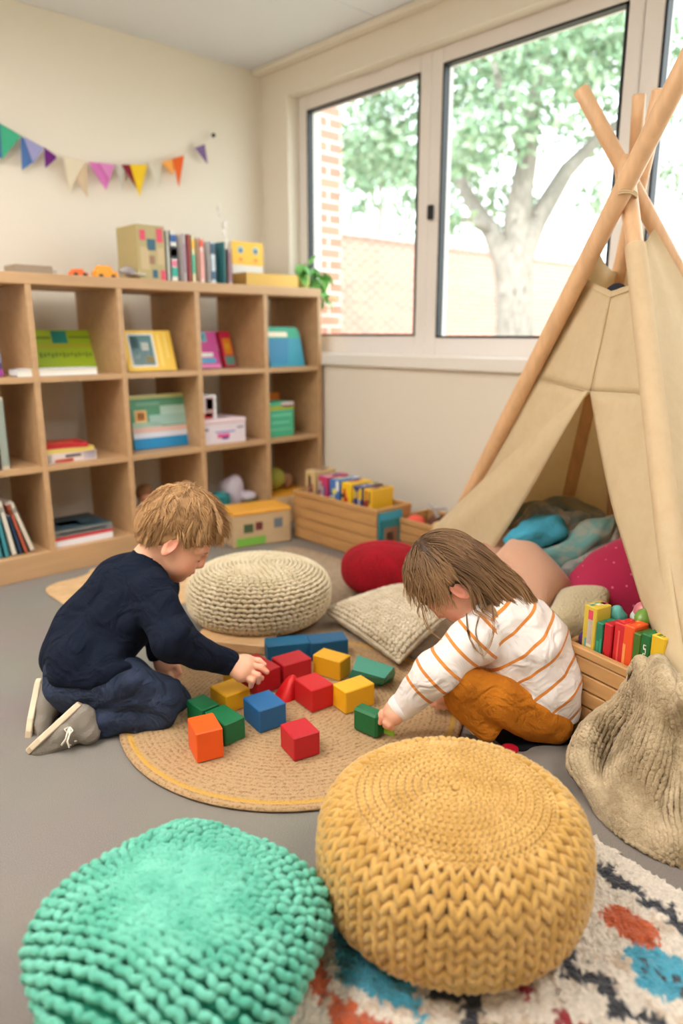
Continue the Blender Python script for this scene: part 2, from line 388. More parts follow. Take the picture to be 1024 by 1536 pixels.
# ================================================================ CUBE SHELF
M_shelf = wood('birch_veneer', (196, 158, 116), .86, (3, 30, 30), .5, .1)
YF, YK = 2.548, 2.90
sh = thing('cube_bookcase', 'long birch three-tier cube bookcase along the left wall', 'bookcase', (1.29, 2.72, 0))
MB().bb(.30, 2.272, YF, YK, 1.012, 1.05, bev=.003).build('top', M_shelf, sh)
MB().bb(.30, 2.272, YF+.003, YK, 0, .09, bev=.002).build('plinth', M_shelf, sh)
XD = [.62, .96, 1.285, 1.612, 1.948]
for x in XD: MB().bb(x-.001, x+.019, YF+.002, YK, .09, 1.012).build('divider', M_shelf, sh)
for x0 in (.30, 2.252): MB().bb(x0, x0+.02, YF+.001, YK, .09, 1.012).build('side_panel', M_shelf, sh)
xs = [.32] + sum([[x-.001, x+.019] for x in XD], []) + [2.252]
for z in (.71, .40):
    for i in range(0, len(xs), 2): MB().bb(xs[i], xs[i+1], YF+.004, YK, z-.02, z).build('shelf_board', M_shelf, sh)
TOPZ = 1.05
# ---- generic book: axes X (width along spine normal), etc.
M_page = mat('page_white', (232, 226, 214), .8)
def cm(c, r=.45): return mat('print_%d_%d_%d' % tuple(c), c, r)
def book(label, c, size, rot, col, art=None, name='book', cat='book', group=None, spine=None):
    """size = (width across cover, thickness, height); cover faces local -Y; spine at local -X. art: rectangles (x0,x1,z0,z1,col) in 0..1 on the front cover; spine: (z0,z1,col)"""
    R = np.asarray(rot); c = np.asarray(c, float); w, t, h = size
    o = thing(name, label, cat, c - R@np.array([0, 0, h/2]) if True else c, group)
    m = MB(); mats = [cm(col)]
    e = min(.0025, t*.2)
    m.box(c + R@np.array([0, -t/2+e/2, 0]), (w, e, h), R); m.box(c + R@np.array([0, t/2-e/2, 0]), (w, e, h), R); m.box(c + R@np.array([-w/2+e/2, 0, 0]), (e, t, h), R)
    def addm(cc):
        q = cm(cc)
        if q not in mats: mats.append(q)
        return mats.index(q)
    for (x0, x1, z0, z1, cc) in (art or []):
        m.box(c + R@np.array([(x0+x1-1)/2*w, -t/2-.0004, (z0+z1-1)/2*h]), ((x1-x0)*w, .0008, (z1-z0)*h), R, addm(cc))
    for (z0, z1, cc) in (spine or []):
        m.box(c + R@np.array([-w/2-.0004, 0, (z0+z1-1)/2*h]), (.0008, t*.8, (z1-z0)*h), R, addm(cc))
    m.build('cover', mats, o)
    MB().box(c + R@np.array([.001, 0, 0]), (w-.004, t-2*e, h-.006), R).build('pages', M_page, o)
    return o
def lying(a): # book flat: cover up. local -Y -> +Z
    return RZ(a)@np.column_stack([[1, 0, 0], [0, 0, -1], [0, 1, 0]])
def cellx(i): return ([.64] + [x+.019 for x in XD[1:]])[i]
# --- row 1 displayed books (lean back)
def leanback(px0, px1, pyt, pyb, z, ang):
    a = G(px0, pyb, z); b = G(px1, pyb, z)
    return a, b
def display(label, px0, px1, pyb, z, hgt, t, ang, col, art, name='book', yoff=.0, cat='book', rz=0.0):
    """book standing on shelf z with bottom corners at these pixels, leaned back by ang"""
    a = G(px0, pyb, z + .001); b = G(px1, pyb, z + .001)
    y = a[1] + yoff; y = max(y, YF+.02); x0 = G(px0, pyb, y, 1)[0]; x1 = G(px1, pyb, y, 1)[0]
    R = RZ(rz)@RX(-ang); w = x1-x0
    base = np.array([(x0+x1)/2, y, z+.001])
    c = base + R@np.array([0, t/2, hgt/2]) + np.array([0, 0, t/2*math.sin(ang)*1.02])
    return book(label, c, (w, t, hgt), R, col, art, name, cat)
z1, z2, z3 = .71, .40, .09
display('lime green picture book with teal badge and writing, leaning in the top tier', 57, 160, 560, z1, .165, .010, .35, (168, 200, 40),
        [(.3, .52, .68, .97, (30, 150, 140)), (.05, .28, .78, .84, (120, 150, 30)), (.55, .9, .8, .85, (120, 150, 30)), (.04, .96, .6, .63, (200, 170, 60))] +
        [(.08+.055*k, .08+.055*k+.035, .34+.02*(k % 3), .46-.015*(k % 2), (110, 140, 30)) for k in range(14)])
book('white board book lying in front of the lime green book in the top tier', (G(110, 560, z1+.013)[0], YF+.045, z1+.0135), (.285, .025, .075), lying(0), (225, 228, 232))
display('yellow picture book with a framed blue collage, leaning in the top tier', 193, 266, 558, z1, .16, .012, .3, (238, 196, 70),
        [(.1, .62, .1, .92, (225, 225, 220)), (.13, .58, .14, .88, (70, 150, 160)), (.15, .3, .55, .84, (40, 70, 80)), (.35, .5, .5, .7, (220, 225, 215)), (.4, .56, .2, .35, (190, 160, 70)), (.2, .3, .3, .4, (220, 230, 225)), (.7, .75, .1, .9, (248, 214, 110)), (.85, .88, .3, .95, (248, 220, 130))])
display('magenta and pink activity book, left of the pair in the fourth top cubby', 301, 332, 553, z1, .155, .012, .25, (200, 40, 140),
        [(.0, .5, .72, .98, (80, 180, 200)), (.1, .4, .78, .92, (240, 230, 150)), (.0, .7, .3, .42, (240, 240, 240)), (.0, .8, .14, .26, (60, 170, 220)), (0, 1, 0, .1, (240, 130, 190))])
display('red and orange activity book, right of the pair in the fourth top cubby', 337, 357, 551, z1, .155, .02, .25, (214, 40, 80),
        [(.2, .9, .35, .8, (240, 150, 40)), (.1, .95, .05, .3, (100, 160, 150)), (.3, .7, .5, .65, (250, 200, 60))], yoff=.0, rz=.25)
# teal folder with rounded corners
a = G(404, 549, z1); x0 = G(404, 549, YF+.04, 1)[0]; x1 = G(455, 549, YF+.04, 1)[0]
t = thing('folder', 'teal plastic folder with a cream label, leaning in the last top cubby', 'folder', ((x0+x1)/2, YF+.06, z1))
w = x1-x0; hh = .175; pol = [(0, 0), (w, 0), (w-.004, hh-.03), (w-.012, hh-.008), (w-.03, hh), (.01, hh), (0, hh-.01)]
R = RX(-.22); fr = (np.array([x0, YF+.03, z1+.002]), R@np.array([1., 0, 0]), R@np.array([0, 0, 1.]), R@np.array([0, 1., 0]))
MB().prism(pol, 0, .012, 0, fr).prism([(0.001, hh*.72), (w-.004, hh*.72), (w-.008, hh-.03), (w-.014, hh-.009), (w-.03, hh-.001), (.01, hh-.001), (.001, hh-.011)], -.0008, 0, 1, fr).prism([(.0, .01), (w*.5, .01), (w*.62, hh*.7), (0, hh*.7)], -.0006, 0, 2, fr).build('body', [cm((24, 140, 165)), cm((38, 160, 120)), cm((20, 120, 160))], t)
MB().prism([(.012, hh*.75), (w*.6, hh*.75), (w*.6, hh*.87), (.012, hh*.87)], -.002, 0, 0, fr).build('label_patch', cm((240, 225, 200)), t)
# books standing at far left, top and middle tiers
display('dark purple book edge at the left picture border in the top tier', -22, 6, 566, z1, .15, .02, .2, (70, 50, 90), [(.5, 1, 0, .15, (160, 60, 150)), (.5, 1, .3, .9, (130, 140, 170))])
def upright(label, px, pyb, z, w, t, h, col, spine, lean=0.0, name='book', group=None, dy=0.0, cat='book'):
    """book standing with its spine toward the room (spine faces -Y)"""
    y = YF + .03 + dy; x = G(px, pyb, y, 1)[0]
    R = RY(lean)@RZ(PI/2)   # local -X (spine) -> -Y ; local -Y (cover) -> +X
    c = np.array([x, y + w/2, z + .001]) + RY(lean)@np.array([t/2, 0, h/2])
    if lean < 0: c = c + np.array([0, 0, t*math.sin(-lean)])
    return book(label, c, (w, t, h), R, col, None, name, cat, group, spine)
upright('pale grey ring binder at the left end of the middle tier', 2, 700, z2, .22, .03, .245, (196, 186, 168), [(.05, .95, (150, 160, 150))])
upright('dark green ring binder between the two pale ones in the middle tier', -12, 700, z2, .22, .026, .23, (40, 60, 58), [(.1, .9, (30, 40, 44))])
upright('white ring binder at the left picture border in the middle tier', -30, 700, z2, .22, .026, .235, (214, 210, 200), [(.1, .9, (150, 170, 160))])
g5 = None
for (px, col, h, t_, ln, lb) in ((-3, (70, 140, 150), .19, .016, -.10, 'blue-grey book at the left border of the bottom tier'), (7, (60, 150, 165), .20, .016, -.12, 'teal book leaning second from left in the bottom tier'), (18, (222, 218, 205), .20, .018, -.16, 'white book leaning between the teal and the navy book'),
                             (29, (30, 60, 90), .145, .014, -.2, 'short navy book leaning in the bottom tier'), (37, (186, 92, 66), .185, .014, -.24, 'rust red book leaning in the bottom tier'), (46, (214, 206, 190), .19, .018, -.30, 'cream book leaning at the right of the bottom tier row')):
    upright(lb, px, 830, z3, .2, t_, h, col, [(.8, .9, tuple(int(c*.7) for c in col))], ln)
# stack of books, middle tier
def flatstack(items, px, z, dy):
    zz = z+.0008
    for (lb, w, d, t_, col, a, off, top, sp) in items:
        x = G(px, 690 if z == z2 else 818, YF+.03, 1)[0]
        c = np.array([x+off, YF+dy+d/2, zz+t_/2])
        R = lying(a)@RZ(0)
        o = book(lb, c, (w, t_, d), R, col, top)
        # spine stripes on front edge
        if sp:
            mm = MB(); ms = []
            for k, (x0, x1, f0, f1, cc) in enumerate(sp):
                ms.append(cm(cc)); mm.box(c + R@np.array([(x0+x1-1)/2*w, t_/2-(f0+f1)/2*t_, -d/2-.0005]), ((x1-x0)*w, (f1-f0)*t_, .001), R, k)
            mm.build('spine', ms, o)
        zz += t_ + .0006
flatstack([('white and lilac board book at the bottom of the middle-tier stack', .2, .15, .034, (226, 214, 214), 0.05, 0, None, [(0, 1, .0, 1, (222, 205, 200)), (.02, .15, .05, .9, (245, 245, 230)), (.2, .55, .02, .4, (225, 90, 60)), (.4, .7, .5, .8, (60, 60, 70)), (.75, .97, .1, .9, (200, 190, 205))]),
           ('yellow book in the middle of the middle-tier stack', .19, .14, .016, (220, 180, 80), -.03, 0, None, [(0, 1, 0, 1, (226, 200, 110))]),
           ('red book on top of the middle-tier stack', .17, .13, .014, (200, 40, 50), -.08, -.01, [(.1, .8, .3, .5, (230, 120, 80))], [(0, 1, 0, 1, (190, 40, 50))])], 105, z2, .03)
flatstack([('white book at the bottom of the lowest-tier stack', .235, .2, .022, (225, 228, 235), 0, 0, None, [(0, 1, 0, 1, (232, 232, 238))]),
           ('red book in the middle of the lowest-tier stack', .232, .2, .012, (196, 44, 60), 0.01, 0, None, [(0, 1, 0, 1, (200, 50, 62))]),
           ('dark blue landscape picture book on top of the lowest-tier stack', .235, .21, .024, (62, 84, 92), 0, 0, [(.1, .9, .1, .9, (50, 80, 96)), (.25, .6, .3, .6, (20, 110, 140)), (.15, .4, .55, .62, (120, 130, 130)), (.5, .85, .2, .3, (90, 110, 110))], [(0, 1, 0, 1, (120, 124, 124)), (.1, .9, .3, .6, (160, 160, 156))])], 126, z3, .03)
# big picture book, third middle cubby
display('large picture book with green sky, orange sun and blue sea in the middle tier', 203, 288, 676, z2, .215, .02, .12, (88, 158, 122),
        [(0, 1, 0, .2, (20, 140, 200)), (0, 1, .2, .3, (220, 225, 240)), (0, 1, .3, .4, (225, 190, 180)), (0, .5, .4, .5, (170, 200, 175)), (.3, 1, .42, .62, (160, 200, 190)), (.5, .95, .62, .78, (180, 215, 205)), (.06, .26, .5, .72, (240, 190, 120)), (.1, .22, .54, .68, (205, 120, 30)), (0, 1, .93, 1, (200, 200, 130)), (.1, .5, .8, .86, (120, 180, 150))])
# white box + small photo box
def carton(label, px0, px1, pyb, z, d, h, col, art, name='box', y=None, cat='box', mats_extra=None):
    y = YF+.03 if y is None else y
    x0 = G(px0, pyb, y, 1)[0]; x1 = G(px1, pyb, y, 1)[0]; w = x1-x0
    t = thing(name, label, cat, ((x0+x1)/2, y+d/2, z))
    m = MB(); mats = [cm(col)]; m.bb(x0, x1, y, y+d, z+.0005, z+h, bev=.002)
    for (a, b, c, e, cc) in art:
        q = cm(cc)
        if q not in mats: mats.append(q)
        m.bb(x0+a*w, x0+b*w, y-.001, y, z+c*h, z+e*h, mi=mats.index(q))
    m.build('body', mats, t); return t, x0, x1, y
t, x0, x1, y = carton('white lidded storage box with a pink logo in the middle tier', 303, 369, 665, z2, .2, .085, (222, 212, 220), [(.35, .62, .3, .5, (220, 90, 150)), (.45, .6, .22, .34, (80, 60, 150)), (.3, .75, .56, .62, (120, 110, 200)), (.05, .15, .7, .8, (90, 90, 140)), (.8, .95, .72, .8, (110, 110, 150))], cat='storage box')
MB().bb(x0-.003, x1+.003, y-.003, y+.203, z2+.085, z2+.105, bev=.004).build('lid', cm((228, 205, 210)), t)
t, x0, x1, y = carton('small white and red card box standing on the lidded storage box', 304, 326, 640, z2+.106, .08, .10, (220, 222, 226), [(.25, .8, .1, .9, (190, 150, 150)), (.3, .75, .4, .85, (120, 120, 140)), (.1, .7, .03, .25, (200, 40, 40))], y=YF+.05)
t, x0, x1, y = carton('green card box with yellow band in the last middle cubby', 404, 441, 653, z2, .12, .155, (70, 180, 140), [(0, 1, .78, .9, (170, 180, 60)), (.5, 1, .85, 1.0, (210, 190, 190)), (.1, .9, .6, .66, (120, 210, 180)), (.1, .8, .4, .44, (130, 215, 185)), (.05, .9, .2, .24, (120, 205, 175))])
book('orange book standing behind the green card box', (x1+.01, y+.2, z2+.001+.09), (.12, .02, .18), RZ(0), (226, 130, 50))
# bottom-tier toys
def blob(m, c, r, n=24, k=14, seed=0, amp=.18, mi=0, fq=7):
    rr = np.random.default_rng(seed); ph = rr.random((6, 3))*6.28; fr = rr.normal(size=(6, 3))*fq/ max(r)*.12
    c = np.asarray(c, float)
    def fn(u, v):
        th = 2*PI*u; p = -PI/2 + PI*v
        d = np.array([math.cos(p)*math.cos(th), math.cos(p)*math.sin(th), math.sin(p)])
        q = d*np.array(r); s = sum(math.sin(fr[i]@q+ph[i, 0]) for i in range(6))/6
        return c + q*(1+amp*s)
    m.grid(fn, n, k, mi, closeu=True)
    return m
x = G(222, 745, YF+.1, 1)[0]
t = thing('rag_doll', 'small brown-haired doll with a red scarf in the third lowest cubby', 'doll', (x, YF+.12, z3))
zz = z3
blob(MB(), (x, YF+.12, zz+.05), (.04, .035, .05), seed=2).build('dress', cm((150, 140, 150)), t)
blob(MB(), (x, YF+.12, zz+.115), (.03, .03, .03), amp=.05).build('head', mat('doll_skin', (206, 150, 120), .7), t)
blob(MB(), (x, YF+.13, zz+.13), (.036, .034, .034), seed=5, amp=.3).build('hair', mat('doll_hair', (130, 90, 60), .8), t)
m = MB(); m.tube([(x-.03, YF+.09, zz+.085), (x, YF+.08, zz+.08), (x+.035, YF+.09, zz+.088), (x+.055, YF+.1, zz+.11)], [.012, .013, .012, .006], 8); m.build('scarf', cm((190, 40, 50)), t)
for k, s in enumerate((-1, 1)): MB().tube([(x+s*.035, YF+.115, zz+.07), (x+s*.06, YF+.1, zz+.035)], [.013, .01], 8).build('arm', mat('doll_skin', (206, 150, 120), .7), t)
x = G(330, 740, YF+.08, 1)[0]
m = blob(MB(), (x, YF+.1, z3+.045), (.052, .05, .045), seed=3, amp=.06)
for k in range(4): m.tube([(x+.054*math.cos(a), YF+.1+.052*math.sin(a), z3+.02+.017*k) for a in np.linspace(0, 2*PI, 25)], .004, 6)
tag(m.build('fabric_ball', mat('teal_fabric', (60, 140, 140), .85)), 'round teal ribbed fabric ball in the fourth lowest cubby', 'ball')
x = G(362, 740, YF+.08, 1)[0]
m = blob(MB(), (x-.01, YF+.14, z3+.075), (.055, .05, .07), seed=8, amp=.5, fq=14); blob(m, (x+.04, YF+.1, z3+.045), (.05, .04, .03), seed=9, amp=.5, fq=14)
tag(m.build('plastic_bag', mat('pale_plastic', (205, 196, 210), .25)), 'crumpled pale plastic bag beside the teal ball', 'bag')
m = blob(MB(), (x+.02, YF+.035, z3+.018), (.06, .025, .016), seed=4, amp=.2)
tag(m.build('cloth_pouch', mat('olive_green', (150, 170, 60), .8)), 'small olive green pouch in front of the plastic bag', 'pouch')
x = G(420, 720, YF+.1, 1)[0]
m = blob(MB(), (x, YF+.14, z3+.1), (.05, .045, .055), seed=21, amp=.25, n=32, k=20)
tag(m.build('soft_toy', mat('yellow_green_plush', (176, 176, 84), .9)), 'yellow-green soft toy slumped in the last lowest cubby', 'soft toy')
m = blob(MB(), (x+.06, YF+.13, z3+.08), (.035, .035, .04), seed=22, amp=.25)
tag(m.build('soft_toy', mat('brown_plush', (150, 112, 84), .9)), 'brown soft toy right of the yellow-green one', 'soft toy')
m = MB().bb(1.97, 2.24, YF+.02, YF+.2, z3+.001, z3+.03, bev=.003).bb(1.975, 2.235, YF+.025, YF+.195, z3+.03, z3+.04, mi=1, bev=.003)
tag(m.build('tray', [cm((222, 190, 150)), cm((236, 170, 50))]), 'flat tray with an orange top on the last lowest shelf', 'tray')
# --- things on the bookcase top
def ontop(px, dy=.12): return G(px, 420, YF+dy, 1)[0]
m = MB(); x = ontop(47); m.bb(x-.075, x+.055, YF+.06, YF+.16, TOPZ, TOPZ+.03, bev=.003).bb(x+.056, x+.075, YF+.07, YF+.15, TOPZ, TOPZ+.02, mi=1, bev=.003)
tag(m.build('game_case', [cm((150, 132, 112)), cm((190, 180, 165))]), 'flat brown game case at the left end of the bookcase top', 'game case')
def car(px, w, h, col, label, dy=.1):
    x = ontop(px, dy); y = YF+dy
    t = thing('toy_car', label, 'toy car', (x, y, TOPZ))
    m = MB().prism([(-w/2, .006), (w/2, .006), (w/2, h*.55), (w*.3, h*.6), (w*.15, h), (-w*.3, h), (-w*.42, h*.6), (-w/2, h*.55)], -.018, .018, 0, (np.array([x, y, TOPZ]), np.array([1., 0, 0]), np.array([0, 0, 1.]), np.array([0, -1., 0])))
    m.build('body', cm(col), t)
    for sx in (-.28, .28):
        for sy in (-.019, .019): MB().tube([(x+sx*w, y+sy-.003, TOPZ+.008), (x+sx*w, y+sy+.003, TOPZ+.008)], .008, 12).build('wheel', M_black, t)
car(118, .062, .028, (240, 110, 40), 'small orange toy car on the bookcase top'); car(158, .085, .045, (246, 160, 30), 'larger yellow-orange toy car on the bookcase top')
x = ontop(198); t = thing('toy_plane', 'grey toy plane lying on the bookcase top beside the patterned box', 'toy plane', (x, YF+.1, TOPZ))
m = MB().tube([(x-.06, YF+.1, TOPZ+.03), (x-.03, YF+.1, TOPZ+.035), (x+.02, YF+.1, TOPZ+.022), (x+.07, YF+.1, TOPZ+.012)], [.008, .018, .015, .005], 12); m.build('fuselage', cm((160, 156, 158), .3), t)
MB().prism([(-.02, -.06), (.02, -.05), (.02, .05), (-.02, .06)], -.002, .002, 0, (np.array([x, YF+.1, TOPZ+.02]), np.array([1., 0, 0]), np.array([0, 1., 0]), np.array([0, 0, 1.]))).build('wing', cm((200, 196, 196), .3), t)
# patterned box
x0 = ontop(209, .06); x1 = ontop(250, .06)
c0 = (x0+x1)/2; m = MB(); cols = [(176, 160, 110), (214, 70, 96), (40, 90, 110), (196, 172, 130), (150, 110, 80)]
t = thing('patterned_box', 'tall box with pink, navy and olive patches on the bookcase top', 'box', (c0, YF+.13, TOPZ))
w = x1-x0; h = .20; m.bb(x0, x1, YF+.06, YF+.22, TOPZ, TOPZ+h, bev=.002)
for (a, b, c_, e, k) in ((.1, .3, .72, .9, 1), (.7, .92, .7, .95, 1), (.35, .65, .55, .75, 2), (.5, .68, .05, .2, 2), (.8, .98, .02, .2, 1), (.1, .4, .2, .6, 3), (.7, .95, .3, .6, 3), (.4, .6, .3, .45, 4)):
    m.bb(x0+a*w, x0+b*w, YF+.0592, YF+.06, TOPZ+c_*h, TOPZ+e*h, mi=k)
for (a, b, c_, e, k) in ((.1, .3, .2, .6, 2), (.5, .8, .5, .9, 1), (.5, .9, .1, .3, 3)):
    m.bb(x1, x1+.0008, YF+.06+a*.16, YF+.06+b*.16, TOPZ+c_*h, TOPZ+e*h, mi=k)
m.build('body', [cm(c) for c in cols], t)
# row of upright books on top
rowb = [(252, .014, .185, (205, 205, 195), [(.7, .9, (180, 180, 170))], 'grey-white slim book right beside the patterned box'),
        (258, .03, .187, (228, 224, 214), [(.78, .92, (40, 90, 160)), (.45, .7, (30, 40, 60)), (.5, .65, (240, 240, 240)), (.1, .28, (40, 170, 150)), (.3, .42, (220, 120, 150))], 'white book with blue, black and teal spine marks on the bookcase top'),
        (277, .012, .18, (212, 204, 206), [(.2, .8, (180, 150, 170))], 'lilac-white slim book on the bookcase top'),
        (284, .010, .18, (196, 92, 84), [(.2, .8, (170, 70, 70))], 'slim red-brown book on the bookcase top'),
        (289, .018, .178, (238, 226, 180), [(.72, .9, (244, 190, 60)), (.2, .6, (90, 180, 150))], 'cream book with yellow spine tip on the bookcase top'),
        (301, .022, .172, (240, 208, 196), [(.8, .95, (232, 90, 60)), (.1, .7, (236, 170, 160))], 'pale pink book with an orange spine tip on the bookcase top'),
        (317, .025, .162, (206, 214, 220), [(.7, .95, (60, 90, 110)), (.1, .3, (60, 100, 130)), (.35, .6, (190, 200, 210))], 'pale blue book with navy spine blocks on the bookcase top'),
        (336, .009, .165, (40, 110, 120), [(.1, .9, (50, 120, 120))], 'slim dark teal book on the bookcase top'),
        (343, .02, .14, (176, 150, 150), [(.1, .9, (150, 110, 120))], 'short mauve speckled book at the end of the top row')]
for px, t_, h, col, sp, lb in rowb:
    y = YF+.06; x = G(px, 425, y, 1)[0]
    book(lb, (x+t_/2, y+.065, TOPZ+.001+h/2), (.13, t_, h), RZ(PI/2), col, None, 'book', 'book', None, sp)
# yellow owl card standing in the gold tray
x0 = ontop(349, .2); x1 = ontop(395, .2); w = x1-x0
t = thing('owl_box', 'yellow and white box with two owl-eye faces behind the gold tray', 'box', ((x0+x1)/2, YF+.22, TOPZ))
m = MB().bb(x0, x1, YF+.2, YF+.26, TOPZ, TOPZ+.195, bev=.002); Y0 = YF+.2
def oq(a, b, c_, e, k): m.bb(x0+a*w, x0+b*w, Y0-.001, Y0, TOPZ+c_*.195, TOPZ+e*.195, mi=k)
oq(.0, 1, .5, 1, 1)
for cx in (.27, .75):
    m.tube([(x0+cx*w, Y0-.001, TOPZ+.16), (x0+cx*w, Y0-.002, TOPZ+.16)], .016, 16, 2, smooth=False); m.tube([(x0+cx*w, Y0-.002, TOPZ+.157), (x0+cx*w, Y0-.003, TOPZ+.157)], .008, 12, 3, smooth=False)
    m.prism([(-.012, .0), (.012, .0), (0, -.014)], 0, .002, 4, (np.array([x0+cx*w, Y0, TOPZ+.125]), np.array([1., 0, 0]), np.array([0, 0, 1.]), np.array([0, -1., 0])))
m.build('body', [cm((232, 226, 214)), cm((246, 190, 40)), cm((150, 190, 200)), cm((40, 50, 60)), cm((224, 90, 50))], t)
M_gold = mat('gold_card', (190, 150, 70), .35, metal=.4)
x0 = ontop(362, .09); x1 = ontop(441, .09)
t = thing('gold_tray', 'open gold card tray on the bookcase top next to the plant', 'tray', ((x0+x1)/2, YF+.12, TOPZ))
m = MB().bb(x0, x1, YF+.06, YF+.18, TOPZ, TOPZ+.004).bb(x0, x1, YF+.06, YF+.063, TOPZ, TOPZ+.055).bb(x0, x1, YF+.177, YF+.18, TOPZ, TOPZ+.055).bb(x0, x0+.003, YF+.06, YF+.18, TOPZ, TOPZ+.055).bb(x1-.003, x1, YF+.06, YF+.18, TOPZ, TOPZ+.055)
m.build('body', M_gold, t); MB().bb((x0+x1)/2-.002, (x0+x1)/2+.002, YF+.063, YF+.177, TOPZ+.004, TOPZ+.05).build('partition', M_gold, t)
# glass ornament; its glinting is put into a near-white, barely see-through colour
M_cl, n__, b__ = newmat('glint_white_ornament'); b__.inputs['Base Color'].default_value = lin((250, 244, 235)); b__.inputs['Transmission Weight'].default_value = .15; b__.inputs['Roughness'].default_value = .08
x = ontop(340, .16); y = YF+.165
t = thing('glass_ornament', 'tall curved clear glass ornament behind the row of books', 'ornament', (x, y, TOPZ))
MB().lathe((x, y, TOPZ), [(.022, 0), (.022, .006), (.006, .014), (.005, .17)], 16).build('stem', M_cl, t)
for (dx, z_, r_) in ((.004, .18, .014), (-.004, .215, .013), (.0, .25, .017), (-.02, .29, .01), (-.025, .315, .012)): MB().ell((x+dx, y, TOPZ+z_), (r_*.7, r_*.7, r_*1.3)).build('bead', M_cl, t)
# trailing plant in a green glass pot
x = ontop(452, .15); y = YF+.14
t = thing('trailing_plant', 'trailing green-leaved plant in a glass pot at the window end of the bookcase', 'plant', (x, y, TOPZ))
MB().lathe((x, y, TOPZ), [(.024, 0), (.032, .03), (.034, .065), (.031, .066), (.029, .03), (.02, .01)], 24).build('pot', mat('green_glass', (190, 200, 110), .15), t)
M_stem = mat('dark_stem', (60, 70, 50), .6)
M_lf = mat('fresh_leaf', (108, 176, 84), .4)
def leaf(m, base, d, up, L_, W_):
    d = nrm(d); s = nrm(np.cross(d, up)); n = np.cross(s, d); V = []; Fc = []
    pr_ = [(0, 0), (.15, .6), (.35, 1), (.6, .85), (.85, .4), (1, 0)]
    for (a, b) in pr_:
        ctr = base + d*L_*a - n*L_*.35*a*a; V += [ctr - s*W_/2*b + n*W_*.12*b, ctr, ctr + s*W_/2*b + n*W_*.12*b]
    for i in range(len(pr_)-1):
        for j in range(2): Fc.append((i*3+j, i*3+j+1, i*3+j+4, i*3+j+3))
    m.add(V, Fc, 0, True)
r = np.random.default_rng(4); zt = TOPZ+.06
stems = [((0, 0), (.05, -.01, .02), (.1, -.02, -.04), (.105, -.02, -.12)), ((0, 0), (.02, .0, .06), (.06, -.03, .03), (.11, -.03, .01)), ((0, 0), (-.01, 0, .05), (-.03, -.02, .05)), ((0, 0), (.04, -.03, .01), (.085, -.03, -.06), (.09, -.03, -.15))]
for st in stems:
    pts = [np.array([x, y, zt-.04])] + [np.array([x+a[0], y+a[1], zt+a[2]]) for a in st[1:]]
    MB().tube(pts, .0022, 6).build('stem', M_stem, t)
    for i in range(1, len(pts)):
        for k in range(3):
            p = pts[i-1] + (pts[i]-pts[i-1])*(.3+.3*k); m = MB()
            leaf(m, p, nrm(pts[i]-pts[i-1])*.4 + np.array([r.normal()*.8, -abs(r.normal())*.6, -.3+r.normal()*.5]), np.array([0, 0, 1.]), .062+.03*r.random(), .044)
            m.build('leaf', M_lf, t)
# ================================================================ BUNTING
YS = YB - .03
cord = [(-40, 160), (0, 185), (35, 204), (67, 222), (90, 233), (135, 243), (185, 247), (225, 246), (265, 236), (300, 217), (320, 203)]
cp = [G(a, b, YS, 1) for a, b in cord]
t = thing('bunting', 'string of coloured felt pennants hung along the wall above the bookcase', 'bunting', (cp[5][0], YS, cp[5][2]))
MB().tube(cp, .0016, 6).build('cord', mat('white_cord', (226, 216, 200), .8), t)
MB().ell(cp[-1], (.009, .012, .009)).build('hook', M_black, t)
def flag(pts, col, z=0.0, col2=None):
    q = [G(a, b, YS - z, 1) for a, b in pts]; n = np.array([0, .0012, 0.])
    m = MB()
    k = len(q); m.add([v-n for v in q]+[v+n for v in q], [tuple(range(k)), tuple(range(k, 2*k))[::-1]] + [(i, (i+1) % k, k+(i+1) % k, k+i) for i in range(k)])
    m.build('pennant', mat('felt_%d_%d_%d' % tuple(col), col, .9, bump=(300, .2)), t)
flag([(-40, 160), (2, 186), (6, 236), (-20, 240)], (90, 110, 180)); flag([(0, 185), (32, 204), (3, 239)], (74, 178, 140), .004)
flag([(31, 203), (48, 222), (50, 243), (33, 255)], (84, 120, 180)); flag([(35, 205), (66, 222), (50, 246)], (160, 160, 206), .004)
flag([(66, 221), (84, 234), (84, 238), (68, 252)], (112, 46, 130), .004)
flag([(95, 235), (128, 242), (104, 288)], (228, 216, 192)); flag([(130, 243), (131, 296), (114, 268)], (214, 190, 160), .003)
flag([(133, 243), (172, 247), (159, 285)], (214, 120, 190), .004); flag([(148, 244), (172, 247), (163, 270)], (220, 140, 200), .008)
flag([(182, 247), (200, 247), (205, 283)], (138, 40, 56), .002); flag([(195, 247), (221, 247), (209, 296)], (240, 200, 50), .006)
flag([(172, 247), (186, 252), (184, 286)], (196, 190, 180)); flag([(222, 246), (242, 243), (238, 285)], (214, 206, 190))
flag([(242, 243), (270, 236), (258, 262)], (244, 170, 90), .003); flag([(259, 238), (276, 233), (268, 281)], (232, 104, 48), .007)
flag([(292, 222), (307, 216), (311, 246)], (128, 104, 150), .004)
